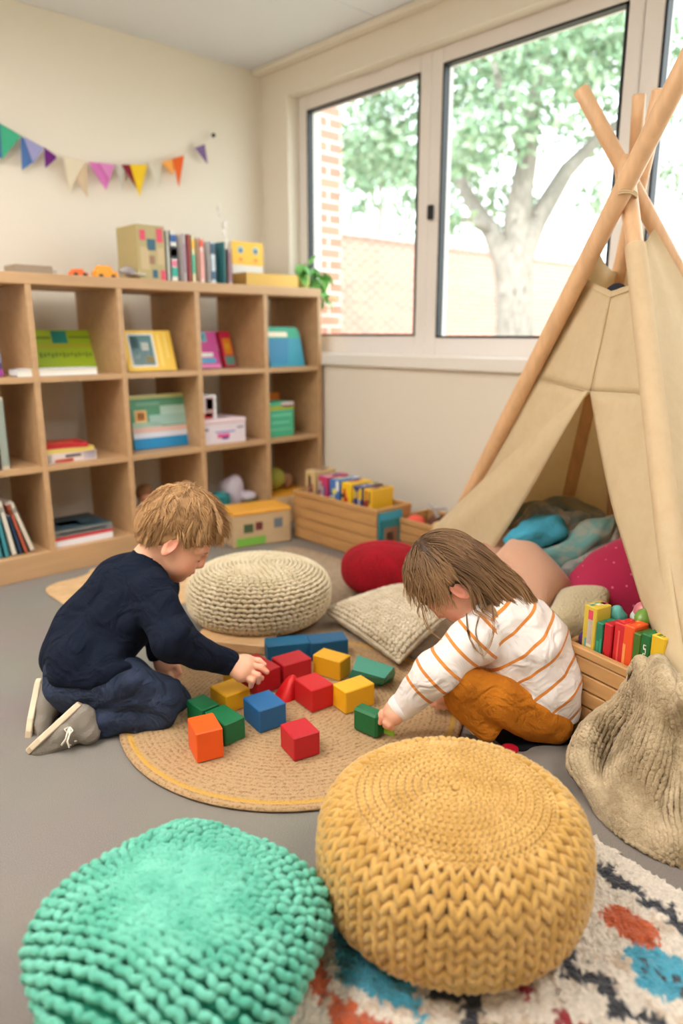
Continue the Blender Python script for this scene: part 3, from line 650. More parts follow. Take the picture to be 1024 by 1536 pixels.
# ================================================================ RUGS
def rugmat(name, c, r, cols, ringw=.0):
    """flat-woven jute: object-space concentric rings; cols = (base, dark)"""
    m, nt, b = newmat(name); L = nt.links.new
    t = nt.nodes.new('ShaderNodeTexCoord'); 
    ln = nt.nodes.new('ShaderNodeVectorMath'); ln.operation = 'LENGTH'
    fl = nt.nodes.new('ShaderNodeVectorMath'); fl.operation = 'MULTIPLY'; fl.inputs[1].default_value = (1, 1, 0)
    L(t.outputs['Object'], fl.inputs[0]); L(fl.outputs[0], ln.inputs[0])
    n = nt.nodes.new('ShaderNodeTexNoise'); n.inputs['Scale'].default_value = 130; n.inputs['Detail'].default_value = 4; n.inputs['Roughness'].default_value = .75; L(t.outputs['Object'], n.inputs['Vector'])
    n2 = nt.nodes.new('ShaderNodeTexNoise'); n2.inputs['Scale'].default_value = 5; n2.inputs['Detail'].default_value = 2; L(t.outputs['Object'], n2.inputs['Vector'])
    mu = nt.nodes.new('ShaderNodeMath'); mu.operation = 'MULTIPLY_ADD'; mu.inputs[1].default_value = 2*PI/.011; L(ln.outputs['Value'], mu.inputs[0])
    a2 = nt.nodes.new('ShaderNodeMath'); a2.operation = 'MULTIPLY'; a2.inputs[1].default_value = 5; L(n2.outputs['Fac'], a2.inputs[0]); L(a2.outputs[0], mu.inputs[2])
    sn = nt.nodes.new('ShaderNodeMath'); sn.operation = 'SINE'; L(mu.outputs[0], sn.inputs[0])
    ad = nt.nodes.new('ShaderNodeMath'); ad.operation = 'MULTIPLY_ADD'; ad.inputs[1].default_value = .055; L(sn.outputs[0], ad.inputs[0]); L(n.outputs['Fac'], ad.inputs[2])
    rp = nt.nodes.new('ShaderNodeValToRGB'); e = rp.color_ramp.elements; e[0].position = .27; e[0].color = lin(cols[1]); e[1].position = .52; e[1].color = lin(cols[0])
    L(ad.outputs[0], rp.inputs['Fac'])
    # golden piping ring near the rim and a plain border band
    rr = nt.nodes.new('ShaderNodeValToRGB'); q = rr.color_ramp; q.interpolation = 'LINEAR'
    dv = nt.nodes.new('ShaderNodeMath'); dv.operation = 'DIVIDE'; dv.inputs[1].default_value = r; L(ln.outputs['Value'], dv.inputs[0]); L(dv.outputs[0], rr.inputs['Fac'])
    q.elements[0].position = .925; q.elements[0].color = (0, 0, 0, 1); q.elements[1].position = .94; q.elements[1].color = (1, 1, 1, 1)
    x = q.elements.new(.955); x.color = (1, 1, 1, 1); x = q.elements.new(.965); x.color = (0, 0, 0, 1)
    mx = nt.nodes.new('ShaderNodeMix'); mx.data_type = 'RGBA'; L(rr.outputs['Color'], mx.inputs[0]); L(rp.outputs['Color'], mx.inputs[6]); mx.inputs[7].default_value = lin((206, 160, 72))
    L(mx.outputs[2], b.inputs['Base Color']); b.inputs['Roughness'].default_value = .95
    bp = nt.nodes.new('ShaderNodeBump'); bp.inputs['Strength'].default_value = .9; bp.inputs['Distance'].default_value = .005; L(ad.outputs[0], bp.inputs['Height']); L(bp.outputs['Normal'], b.inputs['Normal'])
    return m
RC = (.979, 1.206); RR = .392; RT_Z = .0095
prof = [(RR-.006, 0), (RR-.001, .003), (RR, .006), (RR-.004, .009), (RR-.012, .0095), (RR-.022, .0088), (RR*.6, .009), (0.001, .009)]
m = MB().lathe((RC[0], RC[1], 0), prof, 128)
tag(m.build('round_rug', rugmat('jute_rug', RC, RR, ((190, 156, 114), (132, 98, 66))), base=(RC[0], RC[1], 0)), 'round tan jute rug under the scattered blocks', 'rug')
M_tan = mat('tan_felt', (208, 172, 128), .9, var=(30, .12), bump=(250, .3))
def flatshape(name, pix, z0, z1, m_, label, cat, bev=.002, soft=True):
    q = [G(a, b, 0) for a, b in pix]; V = [(p[0], p[1]) for p in q]
    c = np.mean(V, axis=0)
    if soft:
        for _ in range(3): V = [w for i in range(len(V)) for w in ((V[i][0]*.75+V[(i+1) % len(V)][0]*.25, V[i][1]*.75+V[(i+1) % len(V)][1]*.25), (V[i][0]*.25+V[(i+1) % len(V)][0]*.75, V[i][1]*.25+V[(i+1) % len(V)][1]*.75))]
    mm = MB(); k = len(V); lo = [(x, y, z0) for x, y in V]; md = [(x, y, z1-bev) for x, y in V]; hi = [(c[0]+(x-c[0])*(1-.015), c[1]+(y-c[1])*(1-.015), z1) for x, y in V]
    mm.add(lo+md+hi, [tuple(range(k))[::-1], tuple(range(2*k, 3*k))] + [(i, (i+1) % k, k+(i+1) % k, k+i) for i in range(k)] + [(k+i, k+(i+1) % k, 2*k+(i+1) % k, 2*k+i) for i in range(k)])
    return tag(mm.build(name, m_), label, cat)
# tan mat behind the boy
flatshape('floor_mat', [(57, 882), (92, 905), (130, 928), (330, 900), (300, 850), (235, 845), (132, 853), (136, 864)], 0, .006, M_tan, 'tan woven mat lying behind the boy near the bookcase', 'mat')
# taupe rug at the far corner
flatshape('taupe_rug', [(372, 846), (330, 900), (350, 950), (520, 960), (700, 1010), (800, 930), (690, 862), (600, 850), (560, 858), (430, 812)], 0, .005, mat('taupe_carpet', (168, 146, 122), .95, var=(60, .15), bump=(300, .4)), 'taupe rug under the cream and red cushions', 'rug')
# smooth tan mat under the girl
flatshape('leaf_mat', [(700, 1096), (690, 1060), (672, 1030), (700, 1000), (780, 1010), (800, 1060), (752, 1098), (722, 1112)], 0, .004, M_tan, 'smooth tan mat reaching out under the girl', 'mat')
# grey felt and dark cloth between the girl and the yellow pouf
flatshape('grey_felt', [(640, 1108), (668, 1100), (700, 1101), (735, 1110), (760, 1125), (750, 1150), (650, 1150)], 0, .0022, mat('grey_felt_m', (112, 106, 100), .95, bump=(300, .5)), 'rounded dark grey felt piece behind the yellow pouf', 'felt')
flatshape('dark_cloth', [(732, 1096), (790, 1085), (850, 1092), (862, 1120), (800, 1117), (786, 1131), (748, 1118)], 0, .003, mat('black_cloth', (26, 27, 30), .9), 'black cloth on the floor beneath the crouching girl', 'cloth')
c = G(764, 1125, .003)
t = thing('toy_button', 'red plastic toy button on the floor below the girl', 'button', c)
MB().lathe((c[0], c[1], .003), [(.016, 0), (.0185, .002), (.018, .005), (.013, .0045), (.011, .003), (.001, .003)], 24).build('disc', mat('red_plastic', (200, 24, 50), .35), t)
c = G(875, 1172, .004)
m = blob(MB(), (c[0], c[1], .011), (.013, .011, .010), seed=6, amp=.25); tag(m.build('red_pom', mat('red_felt', (200, 36, 40), .8)), 'small red felt scrap at the edge of the knitted blanket', 'felt scrap')
# ---- patterned rug bottom right
def kilim():
    m, nt, b = newmat('patterned_wool'); L = nt.links.new
    at = nt.nodes.new('ShaderNodeAttribute'); at.attribute_name = 'Col'
    t = nt.nodes.new('ShaderNodeTexCoord')
    n = nt.nodes.new('ShaderNodeTexNoise'); n.inputs['Scale'].default_value = 150; n.inputs['Detail'].default_value = 4; L(t.outputs['Object'], n.inputs['Vector'])
    r = nt.nodes.new('ShaderNodeMapRange'); r.inputs['From Min'].default_value = .3; r.inputs['From Max'].default_value = .7; r.inputs['To Min'].default_value = .8; r.inputs['To Max'].default_value = 1.12; L(n.outputs['Fac'], r.inputs['Value'])
    mx = nt.nodes.new('ShaderNodeVectorMath'); mx.operation = 'SCALE'; L(at.outputs['Color'], mx.inputs[0]); L(r.outputs[0], mx.inputs['Scale'])
    L(mx.outputs[0], b.inputs['Base Color']); b.inputs['Roughness'].default_value = 1; b.inputs['Sheen Weight'].default_value = .2
    bp = nt.nodes.new('ShaderNodeBump'); bp.inputs['Strength'].default_value = 1; bp.inputs['Distance'].default_value = .008; L(n.outputs['Fac'], bp.inputs['Height']); L(bp.outputs['Normal'], b.inputs['Normal'])
    return m
# world frame of the rug: long axis runs from the yellow pouf toward the right border
ko = G(800, 1240, 0); kx = nrm(G(1024, 1385, 0) - G(880, 1290, 0)); kx[2] = 0; ky = np.array([kx[1], -kx[0], 0])  # ky toward the camera
CELL = .0105; NU, NV = 78, 62
kv = G(880, 1252, 0); orig = kv - ky*0 + kx*(np.dot(G(478, 1395, 0)-kv, kx)); KU0 = float(np.dot(G(478, 1395, 0)-kv, kx)); print('rug', KU0)
def kcol(u, v):
    """colour of cell in rug coordinates (metres along kx, ky)"""
    W = (226, 214, 198); N = (52, 54, 62); O = (196, 92, 52); B = (70, 160, 186); Rd = (150, 44, 50); S = (206, 186, 164)
    U = u + KU0 + 5*.2*1.1
    def zig(v0, amp, per, wd, ph=0):
        tri = abs(((U+ph)/per) % 1 - .5)*2
        return abs(v - (v0 + amp*tri)) < wd
    if v < .012: return W
    if zig(.052, .016, .05, .013): return N
    if v < .075: return W
    if .095 < v < .155 and .02 < (U % .2) < .10 and abs(v-.125) < .032 - abs((U % .2)-.06)*.35: return O
    if zig(.158, .02, .06, .006) and (U % .2) > .1: return N
    if .12 < v < .215 and (U+.02) % .2 > .1 and abs(v-.165) < .045 - abs(((U+.02) % .2)-.155)*.6: return B
    if zig(.235, .03, .07, .014): return N
    if v < .225: return W if (int(U*40)+int(v*50)) % 5 else S
    if .29 < v < .37 and abs(v-.33) < .042-abs(((U+.05) % .22)-.11)*.4: return Rd
    if zig(.40, .03, .07, .014, .02): return N
    if .42 < v < .52 and abs(v-.47) < .05-abs(((U+.12) % .22)-.11)*.45: return B
    if .46 < v and abs(v-.55) < .055-abs(((U) % .22)-.11)*.45: return O
    return W if (int(U*60)+int(v*60)) % 7 else S
rr = np.random.default_rng(2)
V = []; Fc = []; C = []
sub = 4; nu, nv = NU*sub//2, NV*sub//2; st = CELL*2/sub
hh = rr.random((nv+1, nu+1))
for j in range(nv+1):
    for i in range(nu+1):
        p = orig + kx*(i*st) + ky*(j*st); uu = i*st; vv = j*st
        edge = min(i, nu-i, j, nv-j)
        cellm = min(abs((uu/CELL) % 1-.5), .5)*2; 
        z = .008 + .0025*math.sin(uu*160)*math.sin(vv*190) + .003*hh[j, i] - (.008 if edge == 0 else 0)
        if edge == 0: z = .001
        V.append((p[0]+.002*rr.normal(), p[1]+.002*rr.normal(), z))
        C.append(kcol(math.floor(uu/CELL+.25*rr.normal()*.8)*CELL, math.floor(vv/CELL+.25*rr.normal()*.8)*CELL))
for j in range(nv):
    for i in range(nu): Fc.append((j*(nu+1)+i, (j+1)*(nu+1)+i, (j+1)*(nu+1)+i+1, j*(nu+1)+i+1))
m = MB().add(V, Fc, 0, True)
o = m.build('patterned_rug', kilim(), base=tuple(orig)); tag(o, 'shaggy cream rug with zigzags in charcoal, blue and rust at the lower right', 'rug')
ca = o.data.color_attributes.new('Col', 'FLOAT_COLOR', 'POINT'); ca.data.foreach_set('color', np.array([lin(c) for c in C], np.float32).ravel())
# ================================================================ BLOCKS
def crop6(x, y): return (x/2.56+240, y/2.56+920)
ZR = RT_Z + .0005
def block(name, label, BF, BL, BR, h, col, cat='block', grp='coloured foam blocks on the jute rug', z=ZR, bev=.0022, parts=None, conv=True):
    f = crop6 if conv else (lambda a, b: (a, b))
    a = G(*f(*BF), z)[:2]; b = G(*f(*BL), z)[:2]; c = G(*f(*BR), z)[:2]
    e1 = b-a; e2 = c-a; s1 = np.linalg.norm(e1); s2 = np.linalg.norm(e2); u1 = e1/s1; u2 = e2/s2
    # make the corner square, keeping the bisector
    bis = nrm(u1+u2); per = np.array([-bis[1], bis[0]]); sg = 1 if np.dot(per, u2) > 0 else -1
    u1 = (bis - sg*per)/math.sqrt(2); u2 = (bis + sg*per)/math.sqrt(2)
    ctr = a + u1*s1/2 + u2*s2/2
    R = np.column_stack([[u2[0], u2[1], 0], [u1[0]*1.0, u1[1], 0], [0, 0, 1]])
    if np.linalg.det(R) < 0: R[:, 1] *= -1
    mm = MB().box((ctr[0], ctr[1], z+h/2), (s2, s1, h), R, bev=bev)
    o = mm.build(name, mat('paint_%d_%d_%d' % tuple(col), col, .5, bump=(60, .04)), base=(ctr[0], ctr[1], z))
    return tag(o, label, cat, grp), ctr, R, (s2, s1, h)
RED = (186, 16, 34); BLU = (22, 94, 148); YEL = (232, 172, 24); GRN = (4, 104, 60); ORA = (236, 88, 18)
block('toy_block', 'orange cube block, nearest to the boy\'s knee on the rug edge', (143, 578), (103, 512), (247, 555), .066, ORA)
block('toy_block', 'dark red cube block standing alone at the front of the rug', (515, 572), (462, 512), (615, 541), .053, RED)
block('toy_block', 'blue cube block between the two greens and the reds', (383, 463), (314, 408), (489, 430), .054, BLU)
block('toy_block', 'green block directly behind the orange cube', (252, 512), (180, 455), (326, 475), .050, GRN)
block('toy_block', 'green block touching the boy\'s knee, left of the other green', (165, 445), (99, 405), (235, 418), .045, GRN)
block('toy_block', 'flat yellow block between the green blocks and the red one held by the boy', (256, 390), (198, 345), (345, 352), .045, YEL)
block('toy_block', 'yellow block half hidden under the boy\'s hand', (275, 300), (250, 272), (310, 285), .044, (226, 170, 40))
held = block('toy_block', 'red block under the boy\'s right hand', (372, 322), (290, 262), (460, 284), .058, (176, 14, 30))
block('toy_block', 'red block behind the red lump, touching the held block', (475, 280), (445, 240), (568, 238), .054, RED)
block('toy_block', 'bright red cube block in the middle of the rug', (583, 384), (527, 330), (661, 350), .056, (196, 20, 28))
block('toy_block', 'yellow cube block in front of the teal one', (713, 390), (671, 350), (812, 344), .055, YEL)
block('toy_block', 'yellow cube block behind, touching the bright red cube', (690, 262), (586, 230), (732, 232), .052, YEL)
gb = block('toy_block', 'green cube block touched by the girl\'s fingers', (830, 486), (738, 446), (866, 462), .054, (4, 100, 52), bev=.005)
block('toy_block', 'left one of the two big blue blocks by the cream pouf', (412, 195), (404, 160), (578, 176), .050, (8, 92, 130))
block('toy_block', 'right one of the two big blue blocks beside the knitted square cushion', (578, 186), (570, 150), (717, 162), .052, (6, 84, 126))
# lime strip on the green block
ctr, R_, sz = gb[1], gb[2], gb[3]
pp = G(*crop6(862, 470), ZR)
m = MB().box((pp[0]+.004, pp[1]-.004, ZR+.026), (.004, .034, .044), R_, bev=.001)
tag(m.build('toy_tile', mat('lime_plastic', (150, 200, 60), .4)), 'thin lime green tile standing against the green cube', 'tile')
# teal faceted wedge
z = ZR; foot = [G(*crop6(*q), z) for q in ((722, 262), (850, 279), (896, 254), (780, 235))]
top = [G(*crop6(*q), z+.045) for q in ((738, 216), (862, 250), (898, 206), (757, 160))]
mid = [foot[i]*.5+top[i]*.5 + nrm(foot[i]-sum(foot)/4)*.004 for i in range(4)]
V = foot+mid+top; Fc = [(3, 2, 1, 0), (8, 9, 10, 11)] + [(k*4+i, k*4+(i+1) % 4, k*4+4+(i+1) % 4, k*4+4+i) for k in (0, 1) for i in range(4)]
tag(MB().add(V, Fc).build('toy_block', mat('teal_plastic', (30, 138, 116), .25)), 'teal translucent-looking wedge block by the square cushion', 'block', 'coloured foam blocks on the jute rug')
# red lump: soft cone
a = G(*crop6(510, 330), z); m = MB()
def cone(u, v):
    th = 2*PI*u; rr_ = .029*(1-v)**.6*(1+.12*math.cos(3*th+1)); zz_ = z + .052*v**.9
    return np.array([a[0]+rr_*math.cos(th)+.016*v, a[1]+.022+rr_*math.sin(th)-.004*v, zz_])
m.grid(cone, 24, 12, closeu=True)
tag(m.build('beanbag', mat('red_satin', (214, 26, 30), .45)), 'bright red pointed beanbag between the red blocks', 'beanbag')
# long tan board left of the blue blocks
block('wood_plank', 'long tan wooden plank between the cream pouf and the jute rug', (400, 985), (404, 962), (300, 968), .02, (206, 168, 122), 'plank', None, conv=False) if False else None
pa = G(288, 972, ZR); pb = G(402, 984, ZR); d = nrm((pb-pa)*np.array([1, 1, 0])); nn = np.array([-d[1], d[0], 0])
if np.dot(nn, FW) < 0: nn = -nn
m = MB().box((pa+pb)/2 + nn*.04 + np.array([0, 0, .014]), (np.linalg.norm(pb-pa), .08, .028), np.column_stack([d, nn, [0, 0, 1]]) if np.linalg.det(np.column_stack([d, nn, [0, 0, 1]])) > 0 else np.column_stack([d, -nn, [0, 0, 1]]), bev=.003)
tag(m.build('wooden_plank', wood('tan_wood', (212, 172, 124), .88)), 'long tan wooden plank between the cream pouf and the jute rug', 'plank')
# ================================================================ POUFS
def yarn(name, c, c2, fz=.6, sheen=.35):
    """wool yarn with fibre bump; c2 = slightly different fibres"""
    m, nt, b = newmat(name); L = nt.links.new
    t = nt.nodes.new('ShaderNodeTexCoord'); n = nt.nodes.new('ShaderNodeTexNoise'); n.inputs['Scale'].default_value = 22; n.inputs['Detail'].default_value = 5; L(t.outputs['Object'], n.inputs['Vector'])
    n3 = nt.nodes.new('ShaderNodeTexNoise'); n3.inputs['Scale'].default_value = 420; n3.inputs['Detail'].default_value = 3; L(t.outputs['Object'], n3.inputs['Vector'])
    r = nt.nodes.new('ShaderNodeValToRGB'); r.color_ramp.elements[0].position = .35; r.color_ramp.elements[1].position = .65; r.color_ramp.elements[0].color = lin(c2); r.color_ramp.elements[1].color = lin(c)
    L(n.outputs['Fac'], r.inputs['Fac'])
    mx = nt.nodes.new('ShaderNodeMix'); mx.data_type = 'RGBA'; mx.blend_type = 'MULTIPLY'; mx.inputs[0].default_value = .35; L(r.outputs['Color'], mx.inputs[6]); L(n3.outputs['Color'], mx.inputs[7])
    L(r.outputs['Color'], b.inputs['Base Color'])
    b.inputs['Roughness'].default_value = .9; b.inputs['Specular IOR Level'].default_value = .2; b.inputs['Sheen Weight'].default_value = sheen; b.inputs['Sheen Roughness'].default_value = .5
    bp = nt.nodes.new('ShaderNodeBump'); bp.inputs['Strength'].default_value = fz; bp.inputs['Distance'].default_value = .003; L(n3.outputs['Fac'], bp.inputs['Height']); L(bp.outputs['Normal'], b.inputs['Normal'])
    return m
def sgnpow(x, e): return math.copysign(abs(x)**e, x)
class Pouf:
    """superellipsoid of revolution with optional tilt and lumps"""
    def __init__(s, c, R, h, e, tilt=None, z0=.006, lump=0.0, seed=0, ez=None):
        s.c = np.array([c[0], c[1], 0.]); s.R = R; s.h = h; s.e = e; s.ez = ez or e; s.z0 = z0; s.T = np.eye(3) if tilt is None else tilt; s.l = lump; r = np.random.default_rng(seed); s.k = r.normal(size=(5, 3))*2.2; s.p = r.random(5)*6.28
    def at(s, th, ph, off=0.0):
        r = (s.R+off)*abs(math.cos(ph))**s.e; z = (s.h/2+off)*sgnpow(math.sin(ph), s.ez)
        v = np.array([r*math.cos(th), r*math.sin(th), z])
        if s.l: 
            d = nrm(v); v = v*(1 + s.l*sum(math.sin(s.k[i]@d+s.p[i]) for i in range(5))/5)
        v = s.T@v; v = v + s.c + np.array([0, 0, s.h/2+s.z0]); return v
    def fr(s, th, ph):
        e = .004; p = s.at(th, ph); a = s.at(th+e, ph)-p if abs(math.cos(ph)) > 1e-3 else np.array([-math.sin(th), math.cos(th), 0]); b = s.at(th, ph+e)-p if ph+e < PI/2 else p - s.at(th, ph-e)
        a = nrm(a); b = nrm(b); n = nrm(np.cross(a, b)); return p, a, b, n
    def arcs(s, n=400, p0=-PI/2, p1=PI/2):
        ph = np.linspace(p0+1e-4, p1-1e-4, n); pts = np.array([s.at(0, q) for q in ph]); L_ = np.r_[0, np.cumsum(np.linalg.norm(np.diff(pts, axis=0), axis=1))]; return ph, L_
    def core(s, m, sh=-.004, nu=48, nv=32, mi=0):
        m.grid(lambda u, v: s.at(2*PI*u, -PI/2+1e-3+(PI-2e-3)*v, sh), nu, nv, mi, closeu=True); return m
# --- yellow chunky pouf: V-stitched side, coiled braided top
Yp = Pouf((.762, .569), .192, .198, .62, tilt=RX(.0))
t = thing('knitted_pouf', 'large mustard yellow chunky knitted pouf with coiled braided top', 'pouf', (.762, .569, 0))
M_yel = yarn('mustard_wool', (216, 174, 100), (198, 154, 78))
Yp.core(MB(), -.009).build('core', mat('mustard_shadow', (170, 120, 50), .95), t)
ph, L_ = Yp.arcs(600)
rad = np.array([np.hypot(*(Yp.at(0, q)[:2]-Yp.c[:2])) for q in ph]); 
ptop = ph[np.where((rad < .150) & (ph > 0))[0][0]]; sTop = np.interp(ptop, ph, L_); sBot = L_[np.where(rad > .10)[0][0]]
NC = 50; rows = 14; Ps = []; Ts = []; Ns = []; A_ = []; B_ = []
rs = np.random.default_rng(5)
for i in range(rows):
    s_ = sBot + (sTop-sBot)*(i+.5)/rows; q = np.interp(s_, L_, ph); rc = np.interp(q, ph, rad); colw = 2*PI*rc/NC; rowh = (sTop-sBot)/rows
    for j in range(NC):
        for sg in (-1, 1):
            th = 2*PI*(j + .5 + sg*.22)/NC + rs.normal()*.004
            p, a, b, n = Yp.fr(th, q)
            Ps.append(p + n*.0015 + a*0 + rs.normal(size=3)*.0005); Ts.append(b*.9 + a*sg*.44); Ns.append(n); A_.append(rowh*.88); B_.append(colw*.275)
m = MB(); lobes(m, Ps, Ts, Ns, np.array(A_), np.array(B_), .0105, 8, 6)
m.build('side_stitches', M_yel, t)
Ps = []; Ts = []; Ns = []; A_ = []; B_ = []
s_ = sTop - .002; k = 0; th = 0.0; send = L_[-1]
while s_ < send-.004:
    q = float(np.interp(s_, L_, ph)); rc = float(np.interp(q, ph, rad)); pitch = .0118; step = .0098
    p, a, b, n = Yp.fr(th, min(q, PI/2-.01))
    for sg in (-1, 1):
        Ps.append(p + b*sg*.0022 + n*.001); Ts.append(a*.8 - b*sg*.45); Ns.append(n); A_.append(.0072); B_.append(.0033)
    dth = step/max(rc, .004); th += dth; s_ += pitch*dth/(2*PI)
pc_ = Yp.at(0, PI/2-.001); Ps.append(pc_); Ts.append(np.array([1., 0, 0])); Ns.append(np.array([0, 0, 1.])); A_.append(.007); B_.append(.006)
m = MB(); lobes(m, Ps, Ts, Ns, np.array(A_), np.array(B_), .0050, 7, 5); m.build('braided_top', M_yel, t)
# --- mint pouf
Mp = Pouf((.393, .727), .190, .150, .92, tilt=np.eye(3), lump=.0, seed=11, ez=.92)
t = thing('knitted_pouf', 'mint green knitted pouf cut by the lower left picture border', 'pouf', (.405, .735, 0))
M_mint = yarn('mint_wool', (118, 202, 178), (88, 178, 152), .8, .15)
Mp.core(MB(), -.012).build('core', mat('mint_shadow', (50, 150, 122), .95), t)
def garter(Pf, rowpitch, colpitch, ra, rb, rc_, axis=np.eye(3), seed=1, jit=.3, s0=0.0, flip=.35):
    ph, L_ = Pf.arcs(600); rad = np.array([max(.004, np.linalg.norm((np.linalg.inv(Pf.T)@(Pf.at(0, q)-Pf.c-np.array([0, 0, Pf.h/2+Pf.z0])))[:2])) for q in ph]); r = np.random.default_rng(seed)
    Ps = []; Ts = []; Ns = []; n_r = int(L_[-1]/rowpitch)
    for i in range(n_r):
        q = float(np.interp((i+.5)*L_[-1]/n_r, L_, ph)); rc = float(np.interp(q, ph, rad)); nc = max(3, int(2*PI*rc/colpitch))
        for j in range(nc):
            th = 2*PI*(j+.5*(i % 2))/nc + r.normal()*jit*.1/nc; p, a, b, n = Pf.fr(th, max(-PI/2+.01, min(PI/2-.01, q)))
            if p[2] < -.0: continue
            sg = 1 if (i+j) % 2 else -1
            Ps.append(p + r.normal(size=3)*ra*.06); Ts.append(a*1.0 + b*sg*flip + n*r.normal()*.1); Ns.append(n)
    return Ps, Ts, Ns
fh_ = nrm(FW*np.array([1, 1, 0])); mz = nrm(fh_*.75+RT*.35+np.array([0, 0, .62])); MR = frame(nrm(np.cross(mz, fh_)), None, mz)
def mint_pt(d, off=0.0):
    e_ = .92; k_ = ((np.hypot(d[0], d[1])/(Mp.R+off))**(2/e_)+(abs(d[2])/(Mp.h/2+off))**(2/e_))**(-e_/2)
    lump = 1+.035*math.sin(3.1*d[0]+5*d[1]+1)+.03*math.sin(6*d[0]-3.3*d[1]+4*d[2]); return d*k_*lump + np.array([Mp.c[0], Mp.c[1], Mp.h/2+Mp.z0])
Ps = []; Ts = []; Ns = []; nr = 41
for i in range(nr):
    ph_ = PI/2 - PI*(i+.5)/nr; nc = max(3, int(2*PI*.19*math.cos(ph_)/.0145))
    for j_ in range(nc):
        th_ = 2*PI*(j_+.5*(i % 2)+.12*rs.normal())/nc; pf = lambda a_, b_: mint_pt(MR@np.array([math.cos(b_)*math.cos(a_), math.cos(b_)*math.sin(a_), math.sin(b_)]))
        p = pf(th_, ph_); a = nrm(pf(th_+.01, ph_)-p); b = nrm(pf(th_, ph_-.01)-p); n = nrm(np.cross(b, a)); cen = np.array([Mp.c[0], Mp.c[1], Mp.h/2]); n = n if np.dot(n, p-cen) > 0 else -n
        sg = 1 if (i+j_) % 2 else -1
        Ps.append(p+n*rs.normal()*.0009+rs.normal(size=3)*.0006); Ts.append(a+b*sg*(.55+.25*rs.normal())); Ns.append(n)
m = MB(); lobes(m, Ps, Ts, Ns, .0100, .0064, .0064, 8, 6); m.build('stitches', M_mint, t)
# --- cream pouf
Cp = Pouf((1.236, 1.675), .213, .186, .72)
t = thing('knitted_pouf', 'round cream knitted pouf between the boy and the crates', 'pouf', (1.236, 1.675, .005))
M_cream = yarn('cream_wool', (222, 206, 174), (204, 186, 150))
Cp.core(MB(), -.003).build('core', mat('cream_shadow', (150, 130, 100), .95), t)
Ps, Ts, Ns = garter(Cp, .0130, .0165, 0, 0, 0, seed=3)
m = MB(); lobes(m, Ps, Ts, Ns, .0098, .0062, .0058, 7, 5); m.build('stitches', M_cream, t)
# --- red pouf
Rp = Pouf((1.70, 1.60), .142, .162, .8)
t = thing('round_cushion', 'round crimson knitted cushion behind the girl\'s head', 'cushion', (1.70, 1.60, .005))
M_redw = yarn('crimson_wool', (178, 8, 32), (156, 4, 24), .8, .08)
Rp.core(MB(), -.001).build('core', M_redw, t)
Ps, Ts, Ns = garter(Rp, .008, .011, 0, 0, 0, seed=4)
m = MB(); lobes(m, Ps, Ts, Ns, .0066, .0036, .0026, 6, 5); m.build('stitches', M_redw, t)
# --- square knitted cushion, lying flat and leaning on the taupe rug
def pillow(corners, thick, up, n=28, pinch=.12):
    """corners: 4 world points (c00,c10,c11,c01). returns function (u,v,side)->point,normal"""
    c = [np.asarray(q, float) for q in corners]
    def base(u, v): return c[0]*(1-u)*(1-v)+c[1]*u*(1-v)+c[2]*u*v+c[3]*(1-u)*v
    ctr = base(.5, .5)
    def f(u, v, side):
        uu = 2*u-1; vv = 2*v-1
        p = base(u, v); k = (1-abs(uu)**2.6)*(1-abs(vv)**2.6); k = max(k, 0)**.5
        inw = pinch*((1-uu*uu)*abs(vv)**3 + (1-vv*vv)*abs(uu)**3)
        p = p + (ctr-p)*inw*.55
        return p + up*side*thick/2*k
    return f
def pillow_mesh(m, f, n=26, mi=0, smooth=True):
    for side in (1, -1):
        V = [f(i/(n-1), j/(n-1), side) for j in range(n) for i in range(n)]
        Fc = [(j*n+i, j*n+i+1, (j+1)*n+i+1, (j+1)*n+i) for j in range(n-1) for i in range(n-1)]
        if side < 0: Fc = [q[::-1] for q in Fc]
        m.add(V, Fc, mi, smooth)
    return m
z0 = .012
K = [G(598, 1002, .02), G(672, 930, .06), G(610, 884, .06), G(484, 922, .03)]
upn = nrm(np.cross(K[1]-K[0], K[3]-K[0])); upn = upn if upn[2] > 0 else -upn
lift = .032
K = [k_+np.array([0, 0, lift*.5]) for k_ in K]
f = pillow(K, .085, upn)
t = thing('square_cushion', 'square oatmeal chunky-knit cushion in front of the red cushion', 'cushion', ((K[0]+K[2])/2*np.array([1, 1, 0])+np.array([0, 0, .01])))
M_oat = yarn('oatmeal_wool', (216, 202, 176), (196, 178, 148))
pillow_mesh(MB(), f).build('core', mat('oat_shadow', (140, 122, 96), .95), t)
Ps = []; Ts = []; Ns = []; nn_ = 24
for side in (1, -1):
    for i in range(nn_):
        for j in range(nn_):
            u = (i+.5)/nn_; v = (j+.5)/nn_; p = f(u, v, side); a = nrm(f(min(u+.01, 1), v, side)-f(u-.01, v, side)); b = nrm(f(u, v+.01, side)-f(u, v-.01, side)); n = nrm(np.cross(a, b)); n = n if np.dot(n, upn)*side > 0 else -n
            sg = 1 if i % 2 else -1
            Ps.append(p+rs.normal(size=3)*.0006); Ts.append(b+a*sg*.55); Ns.append(n)
for k in range(4):   # seam roll
    for i in range(34):
        uu = (i+.5)/34; u, v = [(uu, 0), (1, uu), (uu, 1), (0, uu)][k]
        p = f(u, v, 0); Ps.append(p); Ts.append([K[1]-K[0], K[2]-K[1], K[2]-K[3], K[3]-K[0]][k]+rs.normal(size=3)*.05); Ns.append(upn)
m = MB(); lobes(m, Ps, Ts, Ns, .0092, .0062, .0062, 7, 5); m.build('stitches', M_oat, t)
